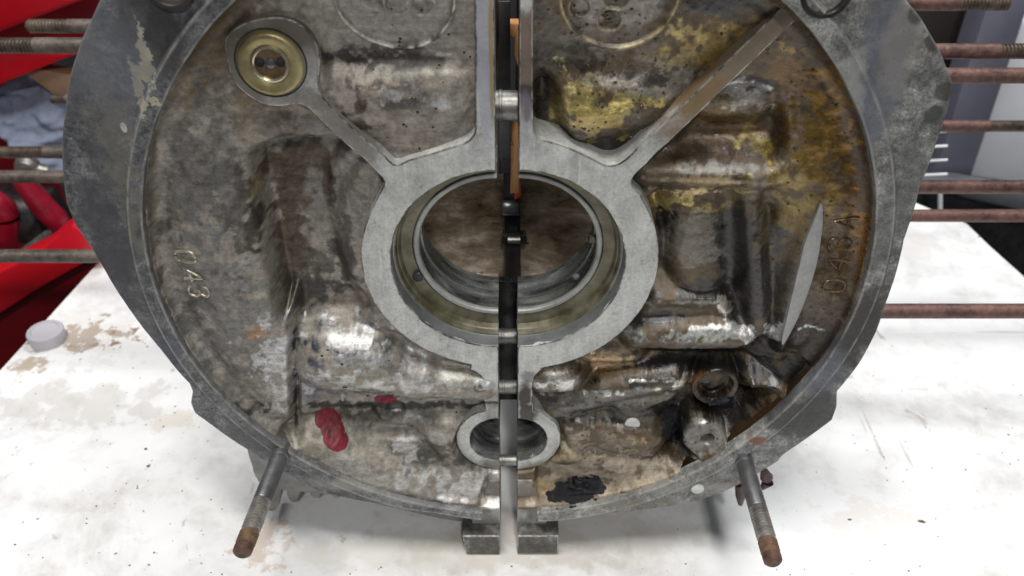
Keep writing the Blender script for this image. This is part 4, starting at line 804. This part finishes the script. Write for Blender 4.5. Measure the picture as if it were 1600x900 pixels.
# ------------------------------------------------------------------ workbench
ZT=-172.
tb=[(-420,-330),(-352,-60),(-336,60),(-325,140),(-308.5,258),(-289,330),(-262,400),(-100,430),(180,428),(290,395),(329,352),(352,326),(361,316),(366,280),(374,237),(388,100),(410,-330)]
def table_mat():
    n=N('dirty_white_bench_top'); f=n.noise(14,8,.65,.5); g=n.noise(60,8,.7,.3); h=n.noise(5,4,.6)
    col=n.ramp(n.math('ADD',n.math('MULTIPLY',f,.6),n.math('MULTIPLY',g,.4)),[(.34,(.50,.48,.46)),(.43,(.66,.65,.645)),(.51,(.76,.76,.76)),(.7,(.82,.82,.825))])
    gr=n.ramp(h,[(.42,0.),(.6,1.)]); col=n.mix(n.math('MULTIPLY',gr,.10),col,(.52,.49,.46))
    def s(px,py,rx,ry,c,k,**q):
        nonlocal col; a=atz(px,py,ZT); col=n.mix(n.math('MULTIPLY',n.blob(a,(rx,ry,30),(0,0,-1000),**q),k),col,c)
    s(130,528,19,12,(.24,.15,.09),.95,wob=1.9,sc=130,edge=.25); s(48,570,10,7,(.36,.25,.15),.75,wob=1.5,sc=110); s(120,520,34,24,(.64,.60,.56),.4,wob=1.8,sc=70)
    s(110,625,40,16,(.50,.47,.44),.45,wob=1.6,sc=55); s(270,660,10,8,(.62,.54,.45),.5,wob=1.4,sc=90); s(790,850,50,12,(.50,.46,.40),.5,wob=1.4,sc=60); s(408,850,10,14,(.50,.36,.26),.6,wob=1.4,sc=90); s(950,840,50,16,(.55,.51,.46),.5,wob=.8,sc=50); s(640,860,60,12,(.62,.58,.52),.5,wob=.7)
    s(1400,380,30,22,(.62,.58,.54),.5,wob=.8,sc=50); s(1360,810,22,12,(.66,.61,.56),.5,wob=1.8,sc=90)
    # wear scratches
    for st_,sc_,th in(((1,.06,1),70,.67),((.07,1,1),60,.68),((.4,.25,1),120,.68)):
        k=n.ramp(n.noise(sc_,5,.6,.9,stretch=st_),[(th,0.),(th+.04,1.)]); col=n.mix(n.math('MULTIPLY',k,.6),col,(.30,.27,.25))
    dt=n.ramp(n.noise(230,2,.5),[(.765,0.),(.785,1.)]); col=n.mix(n.math('MULTIPLY',dt,.8),col,(.10,.085,.08))
    return n.set(col,n.ramp(g,[(.3,.45),(.7,.7)]),0,g,.0003,.5)
def horiz(name,pts,z0,z1,mat,**k):
    p=pts if area2(pts)>0 else pts[::-1]; n=len(p); V=[(x,y,z1) for x,y in p]+[(x,y,z0) for x,y in p]
    Fc=[tuple(range(n)),tuple(range(2*n-1,n-1,-1))]+[(i,n+i,n+(i+1)%n,(i+1)%n) for i in range(n)]
    return mk(name,V,Fc,mat,smooth=False,**k)
bench=empty('workbench',(0,0,-1000),'white bench with a dirty stained top under the split engine case','bench')
t=horiz('bench_top',tb,ZT-28,ZT,table_mat(),parent=bench)
# material coordinates of the bench top are relative to the bench origin: shift handled here
for s_ in t.data.vertices: pass
M['bench_leg']=simple('grey_bench_leg',(.15,.15,.16),(.25,.25,.26),.5,.3)
for x,y in((-290,-280),(340,-280),(-240,370),(280,360)):
    V,Fc=box_geo(x-20,x+20,y-20,y+20,-1000,ZT-28); mk('leg',V,Fc,M['bench_leg'],bench,smooth=False)
# specks of dirt lying on the bench
V=[];Fc=[]
rg=np.random.default_rng(4)
sp=[(675,818,2.4),(575,700,2.),(1205,747,1.2),(1440,815,2.2)]+[(rg.uniform(0,1600),rg.uniform(560,900),rg.uniform(.25,.9)) for _ in range(330)]+[(228,702,1.6),(232,728,1.5),(1328,812,1.3),(1420,892,1.1),(178,545,.8),(1530,345,1.5),(1530,370,1.6)]
for px,py,r in sp:
    a=atz(px,py,ZT)
    if abs(a.x)<150 and a.y>-5: continue
    b=len(V); ro=rg.uniform(0,6.28); e=rg.uniform(.35,.9)
    for m in range(7):
        g=m/7*6.283; rr=r*rg.uniform(.6,1.2); u,v=rr*math.cos(g),rr*e*math.sin(g); V.append((a.x+u*math.cos(ro)-v*math.sin(ro),a.y+u*math.sin(ro)+v*math.cos(ro),ZT-.05))
    V.append((a.x,a.y,ZT+r*.45)); Fc+=[(b+m,b+(m+1)%7,b+7) for m in range(7)]
mk('dirt_specks',V,Fc,simple('dark_grit',(.05,.04,.035),(.16,.12,.09),.8),kind='stuff',label='dark grit specks scattered on the white bench top',cat='grit')
# clear plastic cap
a=atz(76,532,ZT); n=N('translucent_plastic'); capm=n.set((.66,.64,.70),.35,0,n.noise(80),.0001,.3,Transmission_Weight=.35)
lathe('plastic_cap',[(0,11.2),(7.5,11.6),(8.6,11.2),(9,10.2),(9,8.8),(8.2,8.4),(8.2,.01)],(a.x,a.y,ZT),(0,0,1),capm,n=48,label='small round translucent plastic cap beside the brown stain on the bench',cat='cap',origin=(a.x,a.y,ZT))
# ------------------------------------------------------------------ background
fl=simple('dark_workshop_floor',(.015,.014,.015),(.05,.047,.047),.6,0,10)
V,Fc=box_geo(-4000,4000,-3000,4000,-1040,-1000); mk('floor',V,Fc,fl,smooth=False,kind='structure')
wl=simple('dim_workshop_wall',(.02,.02,.022),(.05,.05,.054),.8,0,6)
V,Fc=box_geo(-4000,4000,2200,2300,-1000,1800); mk('wall',V,Fc,wl,smooth=False,kind='structure')
def prism(name,pts,Y,th,mat,parent=None,bev=1.5,sm=0,**k):
    q=P2(pts,Y); q=catmull(q,sm,True) if sm else q
    V,Fc=plate_geo(q,Y,Y+th,bev); 
    if parent is None and 'origin' not in k:
        v=np.array(V); k['origin']=(v[:,0].mean(),Y,v[:,2].min())
    return mk(name,V,Fc,mat,parent,angle=32,**k)
M['red']=simple('red_enamel',(.50,.004,.012),(.62,.006,.018),.35,0,30,dist=.00005)
M['red_dark']=simple('dark_red_enamel',(.17,.002,.006),(.24,.003,.009),.4,0,30,dist=.00005)
tc=empty('tool_cabinet',(-330,400,-1000),'red steel tool cabinet with open slanted rails left of the bench','tool cabinet')
prism('rail',[(-160,-30),(140,-30),(120,0),(0,46),(-160,108)],330,30,M['red'],tc)
prism('side_panel',[(-160,100),(0,48),(120,2),(170,-14),(190,40),(170,84),(112,84),(0,92),(-160,100)],365,20,M['red_dark'],tc)
prism('rail',[(-160,130),(0,84),(112,83),(170,70),(170,72),(100,92),(0,132),(-160,196)],345,30,M['red'],tc)
prism('rail',[(-160,505),(60,395),(112,352),(160,385),(150,400),(60,452),(0,490),(-160,580)],250,24,M['red'],tc)
prism('side_panel',[(-160,580),(0,492),(60,452),(150,402),(160,408),(100,470),(0,586),(-160,760)],268,24,M['red_dark'],tc)
V,Fc=box_geo(-900,-420,420,440,-1000,-40); mk('cabinet_front',V,Fc,M['red_dark'],tc,smooth=False)
V,Fc=box_geo(-900,-340,300,700,-330,-310); mk('drawer_floor',V,Fc,M['black_plastic'],tc,smooth=False)
V,Fc=box_geo(-900,-400,440,700,-1000,-330); mk('cabinet_body',V,Fc,M['red_dark'],tc,smooth=False)
M['card']=simple('brown_cardboard',(.22,.14,.08),(.33,.22,.14),.7,0,40)
prism('cardboard_piece',[(38,115),(60,108),(120,118),(150,130),(150,175),(105,160),(85,150)],352,12,M['card'],label='piece of brown cardboard under the red cabinet rail',cat='cardboard')
# rag: rumpled cloth
def rag():
    n=60; P=P2([(-60,150),(150,150),(150,275),(-60,275)],350); x0,x1=P[0][0],P[1][0]; z1,z0=P[0][1],P[2][1]; V=[];Fc=[];id={}
    ol=np.array(catmull(P2([(-60,160),(0,138),(30,120),(60,135),(90,152),(130,170),(160,180),(160,262),(100,262),(45,250),(10,215),(-60,200)],350),6,True))
    X,Z=np.meshgrid(np.linspace(x0-10,x1+10,90),np.linspace(z0-10,z1+30,80),indexing='ij')
    ii=np.zeros(X.shape,bool)
    for i in range(len(ol)):
        a=ol[i];b=ol[(i+1)%len(ol)]
        if a[1]!=b[1]: ii^=((a[1]>Z)!=(b[1]>Z))&(X<(b[0]-a[0])*(Z-a[1])/(b[1]-a[1])+a[0])
    wv=fbm(X+Z*.6,Z*2.,44,3,21)*44+fbm(X,Z,14,3,22)*8; Y=330+wv+(Z-z0)*.5
    k=0
    idx=-np.ones(X.shape,int)
    f=ii[:-1,:-1]&ii[1:,:-1]&ii[:-1,1:]&ii[1:,1:]; u=np.zeros(X.shape,bool); u[:-1,:-1]|=f;u[1:,:-1]|=f;u[:-1,1:]|=f;u[1:,1:]|=f
    idx[u]=np.arange(u.sum()); I,J=np.nonzero(f); V=np.stack([X[u],Y[u],Z[u]],1)
    m=simple('blue_grey_cloth',(.16,.19,.27),(.24,.28,.37),.85,0,300)
    o=mk('shop_rag',V,np.stack([idx[I,J],idx[I+1,J],idx[I+1,J+1],idx[I,J+1]],1),m,angle=180,label='rumpled blue grey shop rag in the red tool cabinet',cat='rag',origin=(-340,350,z0))
    so=o.modifiers.new('thickness','SOLIDIFY'); so.thickness=.0015
rag()
M['red_grip']=simple('dark_red_grip',(.20,.006,.018),(.32,.01,.03),.3,0,60)
def grip(pxpts,Y,r,lab,name='pliers'):
    pts=[at(x,y,Y) for x,y in pxpts]; c=catmull([tuple(p) for p in pts],6)
    o=empty(name,(pts[-1].x,Y,pts[-1].z),lab,'pliers','red handled tools in the cabinet drawer')
    rr=[r*(.75+.35*math.sin(math.pi*i/len(c))) for i in range(len(c))]; rr[0]*=.6; rr[-1]*=.6
    V,Fc=tube_geo(c,rr,14); mk('handle_grip',V,Fc,M['red_grip'],o)
    return o
o=grip([(28,272),(50,300),(72,328),(92,350),(88,378)],300,8.5,'pliers with a long bent dark red handle between the two lower studs')
q=at(46,258,305); lathe('pivot_bolt',[(0,9),(-5,9),(-8,6),(-9,.01)],(q.x,q.y,q.z),(0,1,0),M['steel'],o,n=20)
V,Fc=tube_geo([at(30,270,302),at(50,262,302),at(75,268,304)],5,10); mk('jaw',V,Fc,M['steel'],o)
o=grip([(-30,300),(0,322),(12,345),(14,375)],300,9.5,'pliers with a stubby dark red handle at the left edge of the drawer')
V,Fc=tube_geo([at(-30,300,302),at(-60,290,302)],5,10); mk('jaw',V,Fc,M['steel'],o)
V,Fc=tube_geo([at(-20,440,296),at(30,400,296),at(85,360,296)],4,12); mk('chrome_bar',V,Fc,M['steel'],label='thin chrome bar lying above the lower red rail',cat='tool bar',origin=tuple(at(30,400,296)))
V,Fc=tube_geo([at(0,330,320),at(60,335,322),at(105,380,325)],[22,26,16],14); mk('black_pouch',V,Fc,M['black_plastic'],label='black tool pouch behind the red pliers handles',cat='pouch',origin=tuple(at(60,380,320)))
# right background
M['post']=simple('blue_grey_post',(.11,.11,.15),(.16,.16,.21),.5,.1,20,dist=.00005)
prism('cabinet_post',[(1556,-30),(1620,-30),(1600,30),(1512,292),(1440,300),(1474,235),(1520,80)],420,30,M['post'],label='slanted blue grey metal post right of the crankcase',cat='post')
M['darkbrown']=simple('dark_brown_panel',(.012,.009,.009),(.03,.022,.022),.6,0,20)
prism('dark_panel',[(1380,-30),(1580,-30),(1530,60),(1490,200),(1420,290),(1380,290)],470,20,M['darkbrown'],label='dark brown panel behind the right hand studs',cat='panel')
M['whitebox']=simple('white_plastic',(.74,.76,.80),(.82,.84,.88),.5,0,20,dist=.00005)
prism('white_box',[(1500,275),(1590,40),(1615,20),(1720,10),(1720,330),(1640,300),(1560,284)],445,80,M['whitebox'],label='large white plastic box behind the right hand studs',cat='box',bev=4)
M['greyplate']=simple('grey_green_lid',(.10,.11,.12),(.16,.17,.18),.5,0,20)
prism('grey_lid',[(1440,282),(1500,282),(1600,300),(1720,330),(1720,345),(1590,328),(1500,306)],400,14,M['greyplate'],label='slanted grey lid below the white box',cat='lid')
prism('black_bin',[(1430,296),(1510,310),(1600,330),(1720,345),(1720,520),(1600,470),(1500,345),(1430,338)],410,60,M['black_plastic'],label='black bin beyond the right edge of the bench',cat='bin')
wr=empty('wire_rack',tuple(at(1455,290,380)),'small white wire rack glimpsed between the rim and the post','rack')
for y in (205,228,250,272):
    V,Fc=tube_geo([at(1440,y+2,380),at(1480,y,380)],1.1,8); mk('wire',V,Fc,M['whitebox'],wr)
V,Fc=tube_geo([at(1469,295,380),at(1469,338,380)],2.,8); mk('wire',V,Fc,M['whitebox'],wr)
# things seen through the joint gap: added for its dark notched edges, a black strap standing between the halves, with orange handle
st_=empty('gap_infill',(-1.5,60,-75),'added black strap standing in the gap between the crankcase halves','infill')
def gp(name,pts,Y,th,mat,b=.4): return prism(name,pts,Y,th,mat,st_,bev=b)
gp('infill_strip',[(778,2),(797,2),(798,270),(779,272)],70,5,M['black_plastic'])
gp('infill_strip',[(779,440),(808,440),(808,625),(780,625)],46,4,M['black_plastic'])
gp('infill_strip',[(786,250),(812,250),(814,436),(789,436)],84,4,M['black_plastic'])
gp('cross_clip',[(785,368),(822,368),(824,382),(784,382)],82,5,M['black_plastic'])
q=at(798,325,82); V,Fc=lathe_geo([(-4,3.2),(-3.5,3.6),(3.5,3.6),(4,3.2),(4,.01)],(q.x,q.y,q.z),(1,0,0),20); mk('clip_roller',V,Fc,M['stud_steel'],st_)
q=at(803,375,80); V,Fc=lathe_geo([(-3,1.8),(3,1.8),(3,.01)],(q.x,q.y,q.z),(1,0,0),16); mk('clip_roller',V,Fc,M['steel'],st_)
oh=empty('screwdriver',tuple(at(803,310,78)),'orange handled tool standing upright in the gap between the halves','screwdriver')
prism('handle',[(798,215),(802,198),(808,190),(811,210),(811,302),(797,304),(798,262),(795,258),(797,232),(801,228)],76,6,M['tan_orange'],oh,bev=1.2)
prism('handle_tip',[(803,262),(813,268),(814,308),(804,314)],83,5,M['orange'],oh,bev=1)
prism('handle_end',[(789,37),(812,37),(812,110),(803,88),(803,60),(789,58)],76,6,M['tan_orange'],oh,bev=1)
